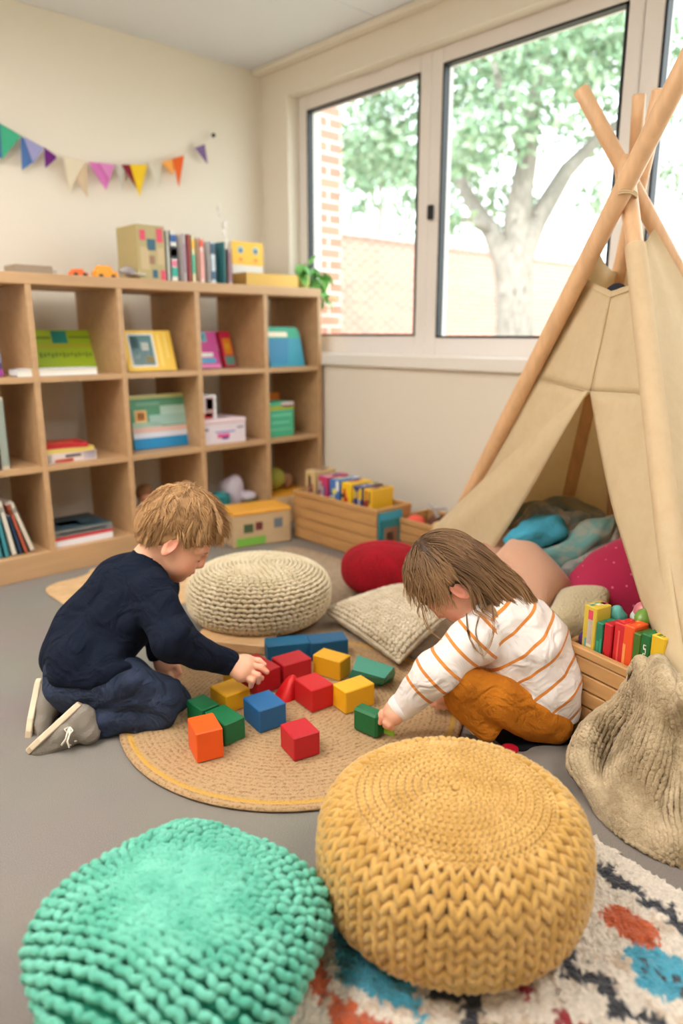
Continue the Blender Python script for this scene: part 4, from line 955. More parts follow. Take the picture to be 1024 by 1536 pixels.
# ================================================================ CRATES
M_crate = wood('pine_crate', (196, 148, 92), .78, (5, 5, 40), .55, .3); M_crate_d = wood('pine_crate_dark', (176, 128, 76), .75, (5, 5, 40), .55, .3)
def crate(label, c, ux, sx, sy, h, z=.0005, rows=4, wall=.012, name='wooden_crate', lip=.02):
    """c = centre on floor, ux = direction of long side"""
    ux = nrm(np.array([ux[0], ux[1], 0])); uy = np.array([-ux[1], ux[0], 0]); R = np.column_stack([ux, uy, [0, 0, 1]]); c = np.array([c[0], c[1], z])
    t = thing(name, label, 'crate', c)
    MB().box(c+np.array([0, 0, .008]), (sx-.01, sy-.01, .012), R).build('bottom', M_crate_d, t)
    g = .004; rh = (h-lip-.004)/rows
    for sd, (o_, L_, ax) in enumerate(((-sy/2, sx, 0), (sy/2, sx, 0), (-sx/2, sy, 1), (sx/2, sy, 1))):
        m = MB()
        for k in range(rows):
            zc = .004 + rh*(k+.5)
            if ax == 0: m.box(c+uy*(o_-math.copysign(wall/2, o_))+np.array([0, 0, zc]), (L_, wall, rh-g), R, bev=.002)
            else: m.box(c+ux*(o_-math.copysign(wall/2, o_))+np.array([0, 0, zc]), (wall, L_-2*wall, rh-g), R, bev=.002)
        # corner posts inside and centre batten
        if ax == 0:
            for q in (-L_/2+.025, 0, L_/2-.025): m.box(c+uy*(o_-math.copysign(wall+.004, o_))+ux*q+np.array([0, 0, h/2-.005]), (.03, .008, h-.02), R)
        else:
            for q in (-.25, .25): m.box(c+ux*(o_-math.copysign(wall+.004, o_))+uy*q*L_+np.array([0, 0, h/2-.005]), (.008, .03, h-.02), R)
        m.build('side_panel', M_crate, t)
    m = MB()
    for (o_, L_, ax) in ((-sy/2, sx+.006, 0), (sy/2, sx+.006, 0), (-sx/2, sy-2*wall, 1), (sx/2, sy-2*wall, 1)):
        if ax == 0: m.box(c+uy*(o_-math.copysign(wall/2, o_))+np.array([0, 0, h-lip/2]), (L_, wall+.004, lip), R, bev=.003)
        else: m.box(c+ux*(o_-math.copysign(wall/2, o_))+np.array([0, 0, h-lip/2]), (wall+.004, L_, lip), R, bev=.003)
    m.build('rim', M_crate, t)
    return t, c, ux, uy, R
# big crate in the corner: front face bottom edge from (440,805) to (560,845)
a = G(441, 806, 0); b = G(564, 846, 0); ux = nrm(b-a); L1 = np.linalg.norm(b-a)
uy = np.array([-ux[1], ux[0], 0]); uy = uy if np.dot(uy, FW) > 0 else -uy
wd = .19; ctr = (a+b)/2 + uy*wd/2
print('bigcrate', a, b, L1, ux)
cr1 = crate('big pine crate in the window corner, piled with bright boxes', ctr, ux, L1, wd, .21)
# bright packages on top of the crate (inside, standing proud)
top = cr1[1] + np.array([0, 0, .150])
m_ = MB().box(cr1[1]+np.array([0, 0, .015+.055]), (L1-.04, wd-.04, .11), cr1[4], bev=.004); tag(m_.build('folded_cloth', mat('grey_folded_cloth', (150, 140, 128), .9)), 'folded grey cloth filling the big corner crate', 'cloth')
def packet(label, c, R, size, cols, name='toy_packet', cat='packet', group=None, seed=0, stripes=5):
    r = np.random.default_rng(seed); m = MB(); mats = [cm(q, .35) for q in cols]; w, d, h = size; c = np.asarray(c, float)
    m.box(c, size, R, bev=.002)
    for k in range(stripes):
        x0 = r.random()*.7; z0_ = r.random()*.7; ww = .12+.25*r.random(); hh_ = .12+.25*r.random(); mi = 1+int(r.integers(0, len(cols)-1))
        x1 = min(x0+ww, .97); z1_ = min(z0_+hh_, .97)
        for sgn in (-1, 1): m.box(c+R@np.array([(x0+x1-1)/2*w, sgn*(d/2+.0003), (z0_+z1_-1)/2*h]), ((x1-x0)*w, .0006, (z1_-z0_)*h), R, mi)
        m.box(c+R@np.array([(x0+x1-1)/2*w, (z0_+z1_-1)/2*d, h/2+.0003]), ((x1-x0)*w, (z1_-z0_)*d, .0006), R, mi)
        m.box(c+R@np.array([-w/2-.0003, (x0+x1-1)/2*d, (z0_+z1_-1)/2*h]), (.0006, (x1-x0)*d, (z1_-z0_)*h), R, mi)
    return tag(m.build(name, mats), label, cat, group)
MULT = [(226, 190, 60), (60, 110, 180), (214, 70, 110), (240, 230, 210), (50, 60, 80), (90, 160, 90)]
specs = [(-.155, .055, .10, [(206, 180, 130), (160, 50, 60), (90, 60, 60), (230, 220, 190)], 'olive and maroon box, leftmost on the big corner crate'),
         (-.085, .05, .088, [(196, 60, 110), (230, 200, 190), (70, 80, 140)], 'pink and lilac box, second from the left on the big corner crate'),
         (-.025, .05, .085, [(70, 120, 190), (230, 220, 90), (50, 60, 110), (240, 240, 240)], 'blue patterned box in the middle of the big corner crate'),
         (.035, .05, .082, [(240, 196, 40), (60, 60, 60), (210, 50, 50)], 'yellow box with dark figure on the big corner crate'),
         (.09, .045, .078, [(60, 70, 120), (236, 200, 60), (220, 220, 230)], 'navy and yellow box second from the right on the big corner crate'),
         (.138, .04, .075, [(236, 186, 50), (150, 60, 50), (60, 50, 50)], 'yellow and brown box, rightmost on the big corner crate')]
L0 = L1
for k, (o_, w_, h_, cols, lb) in enumerate(specs):
    s_ = L1/.42; cc = cr1[1] + ux*(o_*s_-.01) + uy*.01 + np.array([0, 0, .126+.012+(h_+.055)/2]); packet(lb, cc, cr1[4], (w_*s_*.96, .12, h_+.055), cols, seed=k+30, stripes=7, name='toy_box', cat='box')
# teal picture book standing at the crate's right end, outside
a2 = G(562, 812, .05); 
c = cr1[1] + ux*(L1/2+.012) + np.array([0, 0, .10])
book('teal picture book with a brown animal standing against the right end of the big crate', c+uy*(-.03), (.12, .012, .19), np.column_stack([uy, -ux, [0, 0, 1]]) if False else np.column_stack([-ux*0+uy, -ux, [0, 0, 1]])@np.eye(3), (40, 130, 140),
     [(.2, .8, .2, .7, (150, 110, 90)), (.3, .6, .35, .6, (90, 60, 60)), (0, 1, .85, 1, (60, 160, 190))]) if False else None
R2 = np.column_stack([uy, -ux, [0, 0, 1]])   # columns: width along uy, local +Y -> -ux (cover faces +ux)
book('teal picture book with a brown animal standing against the right end of the big crate', c+uy*(-.035), (.12, .012, .195), R2, (40, 130, 140), [(.2, .8, .2, .7, (150, 110, 90)), (.3, .6, .35, .6, (90, 60, 60)), (0, 1, .85, 1, (60, 160, 190)), (.1, .3, .1, .3, (80, 150, 90))])
# second crate: top-left corner at (598,778)
a = G(600, 838, 0); b = a + ux*.22; ctr = a + ux*.11 + uy*.09
cr2 = crate('small pine crate holding toys, left of the tepee', ctr-ux*.02, ux, .24, .2, .165)
M_coral = mat('coral_plastic', (236, 100, 84), .4)
cc = cr2[1]; 
tag(MB().box(cc+np.array([0, 0, .06]), (.20, .16, .09), cr2[4], bev=.004).build('fabric_bin', mat('beige_bin', (200, 180, 160), .8)), 'beige fabric bin inside the small crate', 'bin')
for k, (dx, dy, col, lb) in enumerate(((-.06, -.04, (236, 100, 84), 'coral pink bag of toys at the left in the small crate'), (.0, .02, (110, 70, 60), 'dark brown soft toy in the middle of the small crate'), (.06, -.03, (220, 190, 140), 'cream and tan soft toy at the right in the small crate'))):
    m = blob(MB(), cc+ux*dx+uy*dy+np.array([0, 0, .14]), (.042, .04, .034), seed=40+k, amp=.3); tag(m.build('soft_toy', mat('toy_%d' % k, col, .8)), lb, 'soft toy')
m = MB(); p0 = cc+ux*.02+np.array([0, 0, .17]); m.tube([p0, p0+np.array([0, 0, .03])-ux*.02, p0+np.array([0, 0, .05])-ux*.05], [.01, .009, .004], 8); m.tube([p0+np.array([0, 0, .03])-ux*.02, p0+np.array([0, 0, .045])+ux*.04, p0+ux*.05+np.array([0, 0, .01])], [.009, .008, .006], 8)
tag(m.build('toy_crane', mat('grey_white_plastic', (190, 184, 180), .4)), 'grey and white bent toy sticking up out of the small crate', 'toy')
# cardboard storage box (yellow top) in front of the bookcase
a = G(352, 825, 0); b = G(438, 812, 0); bx = nrm(b-a); by = np.array([-bx[1], bx[0], 0]); by = by if np.dot(by, FW) > 0 else -by
Lb = np.linalg.norm(b-a); c = (a+b)/2+by*.09
Rb = np.column_stack([bx, by, [0, 0, 1]])
t = thing('storage_box', 'low wooden storage box with an orange lid and picture cards in front of the bookcase', 'storage box', c)
hb = .135
m = MB().box(c+np.array([0, 0, hb/2+.001]), (Lb, .16, hb), Rb, bev=.003); fx = lambda x0, x1, z0_, z1_, mi: m.box(c+bx*((x0+x1-1)/2*Lb)-by*.0806+np.array([0, 0, (z0_+z1_)/2*hb]), ((x1-x0)*Lb, .001, (z1_-z0_)*hb), Rb, mi)
fx(.05, .55, .05, .3, 1); fx(.18, .34, .45, .72, 2); fx(.38, .5, .5, .75, 3); fx(.7, .85, .5, .8, 4)
m.build('body', [wood('pale_ply', (200, 172, 134), .9), cm((120, 180, 70)), cm((70, 90, 60)), cm((110, 50, 50)), cm((110, 120, 130))], t)
MB().box(c+np.array([0, 0, hb+.008]), (Lb+.006, .166, .014), Rb, bev=.003).build('lid', cm((230, 164, 60)), t)
# ================================================================ TEPEE
M_pole = wood('pole_wood', (228, 184, 140), .86, (50, 50, 5), .45, .12)
def canvas_mat():
    m, nt, b = newmat('cotton_canvas'); L = nt.links.new
    t = nt.nodes.new('ShaderNodeTexCoord'); n = nt.nodes.new('ShaderNodeTexNoise'); n.inputs['Scale'].default_value = 25; n.inputs['Detail'].default_value = 6; n.inputs['Roughness'].default_value = .7; L(t.outputs['Object'], n.inputs['Vector'])
    r = nt.nodes.new('ShaderNodeValToRGB'); r.color_ramp.elements[0].position = .3; r.color_ramp.elements[1].position = .6; r.color_ramp.elements[0].color = lin((232, 212, 172)); r.color_ramp.elements[1].color = lin((238, 220, 184)); L(n.outputs['Fac'], r.inputs['Fac'])
    w = nt.nodes.new('ShaderNodeTexNoise'); w.inputs['Scale'].default_value = 500; L(t.outputs['Object'], w.inputs['Vector'])
    bp = nt.nodes.new('ShaderNodeBump'); bp.inputs['Strength'].default_value = .35; bp.inputs['Distance'].default_value = .002; L(w.outputs['Fac'], bp.inputs['Height']); L(bp.outputs['Normal'], b.inputs['Normal'])
    b.inputs['Roughness'].default_value = .9; L(r.outputs['Color'], b.inputs['Base Color'])
    tr = nt.nodes.new('ShaderNodeBsdfTranslucent'); L(r.outputs['Color'], tr.inputs['Color']); mx = nt.nodes.new('ShaderNodeMixShader'); mx.inputs[0].default_value = .4
    L(b.outputs[0], mx.inputs[1]); L(tr.outputs[0], mx.inputs[2]); L(mx.outputs[0], nt.nodes['Material Output'].inputs['Surface'])
    return m
M_can = canvas_mat()
fA = G(640, 868, 0); fB = G(1054, 1235, 0); fC = np.array([2.20, .27, 0]); fD = np.array([2.20, 1.27, 0])
aA = P(935, 283, 1.66); aB = P(944, 300, 1.70); aC = P(952, 285, 1.745); aD = P(953, 300, 1.80); 
APX = (aA+aB+aC+aD)/4
print('tepee', fA, fB, APX)
tp = thing('play_tepee', 'cream canvas play tepee with crossed wooden poles in front of the window', 'tepee', (*( (fA+fB+fC+fD)[:2]/4), 0))
def pole(f, a, ext, r=.0215, foot=0.0):
    d = a-f; p1 = a + nrm(d)*ext; n = 14; pts = [f + (p1-f)*k/n for k in range(n+1)]
    pts[0] = pts[0]+np.array([0, 0, .002])
    rr = [r]*(n+1); rr[0] = r*.9; m = MB(); m.tube([pts[0]]+pts[1:-1]+[pts[-1]-nrm(d)*.004, pts[-1]], rr[:-1]+[r*.98, r*.8], 16); m.build('pole', M_pole, tp)
pole(fA, aA, .34, .0225); pole(fB, aB, .12, .019); pole(fC, aC, .27, .019); pole(fD, aD, .24, .019)
fE = np.array([2.2, .78, 0]); aE = P(930, 245, 1.80); pole(fE, aE, .0, .017)
fH = fD*.65+np.array([fA[0], fA[1], 0])*.35; 
pole(np.array([2.19, 1.05, 0]), P(950, 270, 1.83), .19, .016)
MB().tube([P(938+17*math.cos(a), 292+9*math.sin(a)+3*k, 1.69+.05*math.sin(a)) for k in range(3) for a in np.linspace(0, 2*PI, 16)], .0022, 6).build('lashing', mat('rope', (206, 180, 140), .9), tp)
# planes
nF = nrm(np.cross(fB-fA, APX-fA)); nF = nF if np.dot(nF, CAM-fA) > 0 else -nF
def onF(px, py, off=0.0):
    r = FW + (px-512)/F*RT - (py-768)/F*UP
    t_ = np.dot(fA+nF*.012-CAM, nF)/np.dot(r, nF); return CAM + r*t_ + nF*off
def ruled(L_, R_, nu, nv, off=None, third=None):
    """surface between two polylines of world points (same length after resample)"""
    def rs_(pl, n):
        pl = np.array(pl); s = np.r_[0, np.cumsum(np.linalg.norm(np.diff(pl, axis=0), axis=1))]; s /= s[-1]; q = np.linspace(0, 1, n); return np.column_stack([np.interp(q, s, pl[:, k]) for k in range(3)])
    A_ = rs_(L_, nv); B_ = rs_(R_, nv)
    m = MB(); V = []; Fc = []
    for j in range(nv):
        for i in range(nu):
            u = i/(nu-1); v = j/(nv-1); p = A_[j]*(1-u)+B_[j]*u
            if off is not None: p = p + off(u, v)
            V.append(p)
    for j in range(nv-1):
        for i in range(nu-1): Fc.append((j*nu+i, j*nu+i+1, (j+1)*nu+i+1, (j+1)*nu+i))
    return m.add(V, Fc, 0, True)
def cloth(m, name, mt, parent, th=.003):
    o = m.build(name, mt, parent); md = o.modifiers.new('thick', 'SOLIDIFY'); md.thickness = th; md.offset = 0; return o
wav = lambda n, a, s=0: (lambda u, v: n*(a*math.sin(5*u+3*v+s)*math.sin(PI*min(1, max(0, u)))*(.4+.6*v) + a*.4*math.sin(13*u+7*v+s)))
seamy = 588
# upper front: left half + right half as one panel each side of the centre seam
m = ruled([onF(873, 416), onF(800, 566)], [onF(917, 437), onF(886, 588)], 14, 14, wav(nF, .0035))
m2 = ruled([onF(917, 437), onF(886, 588)], [onF(953, 424), onF(971, 593)], 14, 14, wav(nF, .0025, 2)); 
o_ = m.n; m.V += m2.V; m.F += [tuple(i+o_ for i in f_) for f_ in m2.F]; m.M += m2.M; m.S += m2.S; m.n += m2.n
cloth(m, 'front_panel', M_can, tp)
cloth(ruled([onF(800, 566), onF(690, 765), onF(640, 866)], [onF(886, 588), onF(745, 715), onF(660, 866)], 10, 20, wav(nF, .003)), 'side_strip', M_can, tp)
# folded-back left flap (rolls outwards)
def flapoff(u, v):
    return nF*(.012+.085*v*math.sin(PI*min(1, u*.95+.05))**.8*(1-.25*u)) + nF*.008*math.sin(9*u+5*v)*v
cloth(ruled([onF(885, 587), onF(745, 712), onF(655, 796), onF(640, 868)], [onF(887, 589), onF(812, 716), onF(744, 828), onF(716, 893)], 18, 26, flapoff), 'door_flap', M_can, tp)
# right door strip, wraps the pole into the side panel
def strip(u, v): return nF*(.004+.018*math.sin(PI*u*.9)*(.3+v)+.006*math.sin(7*v+4*u)) 
cloth(ruled([onF(887, 588), onF(925, 770), onF(962, 905), onF(1024, 1060), onF(1062, 1215)], [onF(971, 593), onF(1001, 760), onF(1022, 900), onF(1050, 1070), onF(1080, 1225)], 14, 26, strip), 'door_flap', M_can, tp)
# pole sleeve
topB = fB + (aB-fB)*.845; 
MB().tube([fB + (aB-fB)*k for k in (.03, .2, .4, .6, .8, .905)], [.028, .027, .0255, .0245, .0235, .023], 16, cap=False).build('pole_sleeve', M_can, tp)
# side / back panels (world bilinear)
def wpan(f0, f1, a0, a1, k0, k1, name, nout, s=0, dip=.0):
    t0 = f0+(a0-f0)*k0; t1 = f1+(a1-f1)*k1; cen = (fA+fB+fC+fD)/4; n = nrm(np.cross(f1-f0, t0-f0)); n = n if np.dot(n, f0-cen) > 0 else -n
    cloth(ruled([t0+n*nout, f0+n*nout+np.array([0, 0, .01])], [t1+n*nout, f1+n*nout+np.array([0, 0, .01])], 24, 26, lambda u, v: wav(n, .006, s)(u, v) - np.array([0, 0, dip*math.sin(PI*u)*(1-v)**8])), name, M_can, tp)
wpan(fB, fC, aB, aC, .905, .93, 'side_panel', .006, 1, .012)
wpan(fC, fD, aC, aD, .9, .86, 'back_panel', .006, 2, .02)
wpan(fD, fA, aD, aA, .86, .905, 'side_panel', .004, 3, .02)
# seams
MB().tube([onF(873+ (917-873)*k, 416+(437-416)*k+9, .004) for k in np.linspace(0, 1, 8)]+[onF(917+(953-917)*k, 446-(13)*k, .004) for k in np.linspace(.1, 1, 8)], .0016, 5).build('seam', M_can, tp)
MB().tube([onF(803+(886-803)*k, 567+21*k, .005) for k in np.linspace(0, 1, 10)]+[onF(886+(971-886)*k, 588+5*k, .006) for k in np.linspace(.1, 1, 10)], .0016, 5).build('seam', M_can, tp)
MB().tube([onF(917-31*k, 446+142*k, .004) for k in np.linspace(0, 1, 14)], .0012, 5).build('seam', M_can, tp)
# dark cloth bundle tucked in the neck behind
c = P(922, 452, 1.80); m = blob(MB(), c, (.036, .03, .042), seed=12, amp=.3); 
o = m.build('dark_hood', mat('charcoal_cloth', (50, 52, 62), .9), tp)
# ================================================================ CUSHIONS IN THE TEPEE
def pmat(name, c, rough=.85, pattern=None):
    if pattern is None: return mat(name, c, rough, bump=(120, .25), sheen=.3)
    m, nt, b = newmat(name); L = nt.links.new; t = nt.nodes.new('ShaderNodeTexCoord')
    if pattern == 'dots':
        v = nt.nodes.new('ShaderNodeTexVoronoi'); v.inputs['Scale'].default_value = 42; v.inputs['Randomness'].default_value = .25; L(t.outputs['Object'], v.inputs['Vector'])
        r = nt.nodes.new('ShaderNodeValToRGB'); r.color_ramp.interpolation = 'CONSTANT'; r.color_ramp.elements[0].color = lin((228, 110, 150)); r.color_ramp.elements[1].position = .13; r.color_ramp.elements[1].color = lin(c); L(v.outputs['Distance'], r.inputs['Fac'])
    else:
        v = nt.nodes.new('ShaderNodeTexNoise'); v.inputs['Scale'].default_value = 16; v.inputs['Detail'].default_value = 8; v.inputs['Distortion'].default_value = 1.2; L(t.outputs['Object'], v.inputs['Vector'])
        r = nt.nodes.new('ShaderNodeValToRGB'); r.color_ramp.elements[0].position = .42; r.color_ramp.elements[0].color = lin(pattern); r.color_ramp.elements[1].position = .56; r.color_ramp.elements[1].color = lin(c); L(v.outputs['Fac'], r.inputs['Fac'])
    L(r.outputs['Color'], b.inputs['Base Color']); b.inputs['Roughness'].default_value = rough; b.inputs['Sheen Weight'].default_value = .3
    return m
def cushion(name, label, pts, thick, mt, pinch=.12, cat='cushion', seam=True):
    K = [P(*q) for q in pts]; n = nrm(np.cross(K[1]-K[0], K[3]-K[0])); n = n if np.dot(n, CAM-K[0]) > 0 else -n
    f_ = pillow(K, thick, n, pinch=pinch); m = pillow_mesh(MB(), f_); lo = min(v[2] for v in m.V)
    o = m.build(name, mt); return tag(o, label, cat)
M_pink = pmat('dusty_pink', (206, 160, 134)); M_mag = pmat('magenta_dots', (176, 10, 70), .8, 'dots'); M_fur = mat('cream_fur', (222, 204, 160), .95, bump=(160, 1.0, .01), sheen=.6)
cushion('cushion', 'magenta cushion with pale dots inside the tepee', [(862, 925, 1.84), (985, 930, 1.82), (955, 800, 1.98), (835, 868, 2.0)], .15, M_mag)
cushion('cushion', 'dusty pink cushion leaning inside the tepee behind the girl', [(812, 925, 1.84), (862, 880, 1.92), (775, 795, 2.08), (725, 850, 1.98)], .12, M_pink)
cushion('cushion', 'second dusty pink cushion, mostly hidden by the tepee flap', [(735, 930, 2.05), (800, 920, 2.1), (765, 790, 2.2), (722, 800, 2.15)], .10, mat('pink_brown', (190, 146, 122), .85))
cushion('cushion', 'cream fleece cushion between the girl\'s back and the packets', [(800, 950, 1.74), (905, 960, 1.76), (918, 885, 1.86), (838, 885, 1.9)], .10, M_fur)
# hidden floor cushion holding the pile
tag(Pouf((1.93, 1.02), .24, .16, .6).core(MB(), 0).build('floor_cushion', mat('lilac_grey', (196, 186, 190), .9)), 'round lilac-grey floor cushion under the pile in the tepee', 'cushion')
# crumpled blankets: thick folded rolls
def roll(label, name, pts, rads, mt, seed=0, flat=.7, n=22):
    r = np.random.default_rng(seed); K = np.array([P(*q) for q in pts]); s = np.linspace(0, 1, len(K)); q = np.linspace(0, 1, 30); C_ = np.column_stack([np.interp(q, s, K[:, k]) for k in range(3)])
    for _ in range(3): C_[1:-1] = (C_[:-2]+2*C_[1:-1]+C_[2:])/4
    R_ = np.interp(q, s, rads); V = []; Fc = []
    ph = r.random(4)*6
    for i in range(30):
        t_ = nrm(C_[min(i+1, 29)]-C_[max(i-1, 0)]); a = nrm(np.array([0, 0, 1.])-t_*t_[2]); b = np.cross(t_, a)
        for j in range(n):
            th = 2*PI*j/n; rr_ = R_[i]*(1+.14*math.sin(3*th+ph[0]+i*.25)+.10*math.sin(5*th+ph[1]-i*.4)+.06*math.sin(9*th+ph[2]+i*.6))
            V.append(C_[i]+a*rr_*math.sin(th)*flat+b*rr_*math.cos(th))
    for i in range(29):
        for j in range(n): Fc.append((i*n+j, i*n+(j+1) % n, (i+1)*n+(j+1) % n, (i+1)*n+j))
    Fc += [tuple(range(n))[::-1], tuple(29*n+j for j in range(n))]
    return MB().add(V, Fc, 0, True), mt
Mt1 = pmat('teal_print', (96, 146, 144), .85, (140, 150, 140)); Mt2 = pmat('grey_olive_print', (128, 122, 104), .85, (96, 112, 114)); Mt3 = mat('sky_blue_fleece', (70, 156, 184), .9, bump=(90, .4)); Mt4 = pmat('dark_grey_print', (104, 112, 112), .85, (150, 146, 140))
t = thing('blanket', 'patterned teal and grey blanket bundled on the cushions in the tepee', 'blanket', P(850, 870, 2.05))
for nm, a in (('fold', roll('', '', [(800, 842, 2.0), (850, 832, 1.99), (890, 800, 2.0), (922, 775, 2.02)], [.035, .05, .045, .008], Mt1, 1, .8)),
              ('fold', roll('', '', [(815, 862, 1.99), (860, 858, 1.97), (900, 830, 1.98), (925, 785, 2.02)], [.03, .05, .045, .01], Mt4, 2, .8)),
              ('fold', roll('', '', [(765, 800, 2.2), (800, 778, 2.2), (850, 770, 2.2), (905, 785, 2.15)], [.03, .06, .07, .03], Mt2, 3, .8)),
              ('fold', roll('', '', [(775, 790, 2.16), (810, 775, 2.12), (850, 790, 2.1)], [.02, .05, .05], Mt4, 4, .8)),
              ('fold', roll('', '', [(835, 830, 2.08), (850, 800, 2.08), (870, 775, 2.12)], [.05, .055, .03], Mt2, 5, .8)),
              ('fold', roll('', '', [(800, 850, 2.02), (835, 880, 1.98), (850, 905, 1.95)], [.03, .045, .03], Mt1, 7, .8))): a[0].build(nm, a[1], t)
a = roll('', '', [(762, 822, 2.04), (790, 808, 2.02), (830, 795, 2.03), (842, 805, 2.05)], [.03, .055, .05, .02], Mt3, 6, .85); tag(a[0].build('blue_fleece', a[1]), 'sky blue fleece bundled at the left of the patterned blanket in the tepee', 'fleece')
# ================================================================ PACKET CRATE
hC = .205
a = G(846, 1099, 0); p0 = G(853, 963, hC); p1 = G(985, 1024, hC); ux3 = nrm((p1-p0)*np.array([1, 1, 0])); uy3 = np.array([-ux3[1], ux3[0], 0]); uy3 = uy3 if np.dot(uy3, FW) > 0 else -uy3
Lc = float(np.linalg.norm(p1-p0))+.035; w3 = .16; base = np.array([p0[0], p0[1], 0])-ux3*.015; ctr = base + ux3*Lc/2 + uy3*w3/2
print('crate3', p0, p1, ux3, np.linalg.norm(p1-p0))
if np.dot(np.cross(ux3, uy3), [0, 0, 1]) < 0: pass
cr3 = crate('woven pine crate of bright packets behind the girl at the tepee door', ctr, ux3, Lc, w3, hC, rows=5)
c3 = cr3[1]; uyc = cr3[3]; sgn3 = 1 if np.dot(uyc, uy3) > 0 else -1
def cpos(px):  # position along the rim from a pixel column on the rim line
    k = (px-853)/(985-853); return p0+(p1-p0)*k
pk = [(874, .034, .100, [(206, 180, 60), (214, 60, 90), (70, 160, 170), (230, 220, 200)], 'tall patterned yellow and teal packet, leftmost in the crate', 6, .0),
      (890, .018, .070, [(30, 120, 90), (50, 150, 120), (24, 90, 90)], 'dark teal packet second from the left in the crate', 3, .0),
      (903, .02, .075, [(190, 26, 40), (150, 20, 36), (214, 80, 70)], 'dark red packet beside the teal one in the crate', 3, .0),
      (918, .026, .085, [(206, 34, 44), (230, 90, 80), (160, 20, 40)], 'bright red packet near the middle of the crate', 4, .004),
      (933, .024, .09, [(232, 84, 36), (206, 50, 40), (240, 150, 80)], 'orange-red packet right of the red one in the crate', 3, .0),
      (945, .018, .08, [(70, 110, 40), (120, 160, 60), (40, 80, 40)], 'olive green packet in the crate', 3, .0),
      (957, .022, .086, [(26, 110, 56), (40, 140, 70), (18, 80, 44)], 'green packet with white vertical lettering in the crate', 3, .0),
      (973, .030, .092, [(226, 186, 40), (190, 150, 30), (120, 140, 40)], 'yellow packet at the right end of the crate row', 3, .0)]
uyv = uy3
Rk = cr3[4]
for k, (px, w_, up_, cols, lb, st, fo) in enumerate(pk):
    q = cpos(px); h_ = hC + up_*.92 - .018; cc = np.array([q[0], q[1], .016+h_/2]) + uyv*(.014+.004+.045/2+fo)
    po_ = packet(lb, cc, Rk, (w_, .045, h_), cols, seed=60+k, stripes=st, group=None)
    if k == 6:
        m = MB(); fc = cc - uyv*(.045/2+.0012)
        for i in range(5):
            zz_ = h_/2 - .022 - i*.009
            m.box(fc+np.array([0, 0, zz_]), (.006, .0006, .0016), Rk); m.box(fc+np.array([0, 0, zz_-.004])+Rk[:, 0]*(.0025 if i % 2 else -.0025), (.0016, .0006, .006), Rk)
            if i % 2 == 0: m.box(fc+np.array([0, 0, zz_-.007]), (.006, .0006, .0015), Rk)
        m.build('lettering', cm((236, 236, 226)), po_)
for k, (px, cols) in enumerate(((885, (90, 170, 160)), (905, (200, 210, 200)), (925, (110, 150, 60)), (945, (60, 140, 90)), (962, (120, 120, 150)), (915, (210, 120, 130)), (950, (190, 190, 180)))):
    q = cpos(px); cc = np.array([q[0], q[1], hC+.062+.008*(k % 3)])+uyv*(.085+.018*(k % 2)); m = blob(MB(), cc, (.020, .018, .024), seed=80+k, amp=.5, fq=16, n=20, k=12)
    tag(m.build('foil_packet', mat('foil_%d' % k, cols, .3)), ['aqua', 'pale grey', 'olive', 'green', 'grey-violet', 'pink', 'silver'][k]+' crinkled foil packet behind the row in the packet crate', 'foil packet')
mm_ = MB().box(c3+uyv*.035+np.array([0, 0, .125]), (Lc-.06, .07, .2), Rk, bev=.01); tag(mm_.build('paper_bag', mat('brown_paper', (150, 120, 90), .9)), 'brown paper bag supporting the foil packets in the crate', 'bag')
q = cpos(860); m = blob(MB(), (q[0]+uyv[0]*.05, q[1]+uyv[1]*.05, hC+.0), (.022, .022, .022), seed=95); tag(m.build('toy_ball', mat('purple_shiny', (90, 50, 110), .25)), 'small shiny purple ball at the left end of the packet crate', 'ball')
# ================================================================ KNITTED BLANKET
ctl = [[(945, 1000, .235), (962, 985, .25), (985, 985, .25), (1015, 1005, .25), (1060, 1030, .22)],
       [(938, 1035, .15), (958, 1020, .22), (990, 1020, .24), (1025, 1045, .24), (1075, 1070, .20)],
       [(905, 1072, .07), (945, 1065, .14), (985, 1085, .17), (1030, 1100, .16), (1090, 1120, .14)],
       [(868, 1098, .05), (920, 1100, .07), (970, 1140, .11), (1030, 1160, .10), (1100, 1180, .08)],
       [(851, 1148, .04), (900, 1150, .05), (955, 1185, .05), (1030, 1215, .08), (1110, 1240, .06)],
       [(880, 1185, .02), (912, 1200, .035), (965, 1235, .03), (1035, 1262, .05), (1120, 1280, .04)],
       [(902, 1222, .008), (925, 1245, .008), (970, 1276, .008), (1035, 1298, .008), (1125, 1318, .008)]]
CT = np.array([[G(a_, b_, c_) for a_, b_, c_ in row] for row in ctl])
def cr_(P0, P1, P2, P3, t_): return .5*((2*P1)+(-P0+P2)*t_+(2*P0-5*P1+4*P2-P3)*t_*t_+(-P0+3*P1-3*P2+P3)*t_**3)
def cr1d(arr, t_):
    n = len(arr)-1; x = min(max(t_, 0), 1)*n; i = min(int(x), n-1); f_ = x-i
    g = lambda k: arr[k] if 0 <= k <= n else (2*arr[0]-arr[1] if k < 0 else 2*arr[n]-arr[n-1])
    return cr_(g(i-1), g(i), g(i+1), g(i+2), f_)
def blk(u, v):
    row = [cr1d(CT[j], u) for j in range(7)]; p = cr1d(np.array(row), v)
    amp = .030*math.sin(PI*min(1, v*1.15+.05))
    f_ = math.sin(2*PI*(2.35*u+.35*v+.12*math.sin(4*v)))
    f_ = abs(math.sin(PI*(2.7*u+.45*v+.10*math.sin(5*v))))*2-1
    p = p + np.array([0, 0, amp*1.15*f_ + .006*math.sin(17*u+9*v)*math.sin(PI*v)])
    e_ = min(u, 1-u, v*2, (1-v))*14
    p[2] = max(p[2] - .010*math.exp(-e_*2), .004)
    return p
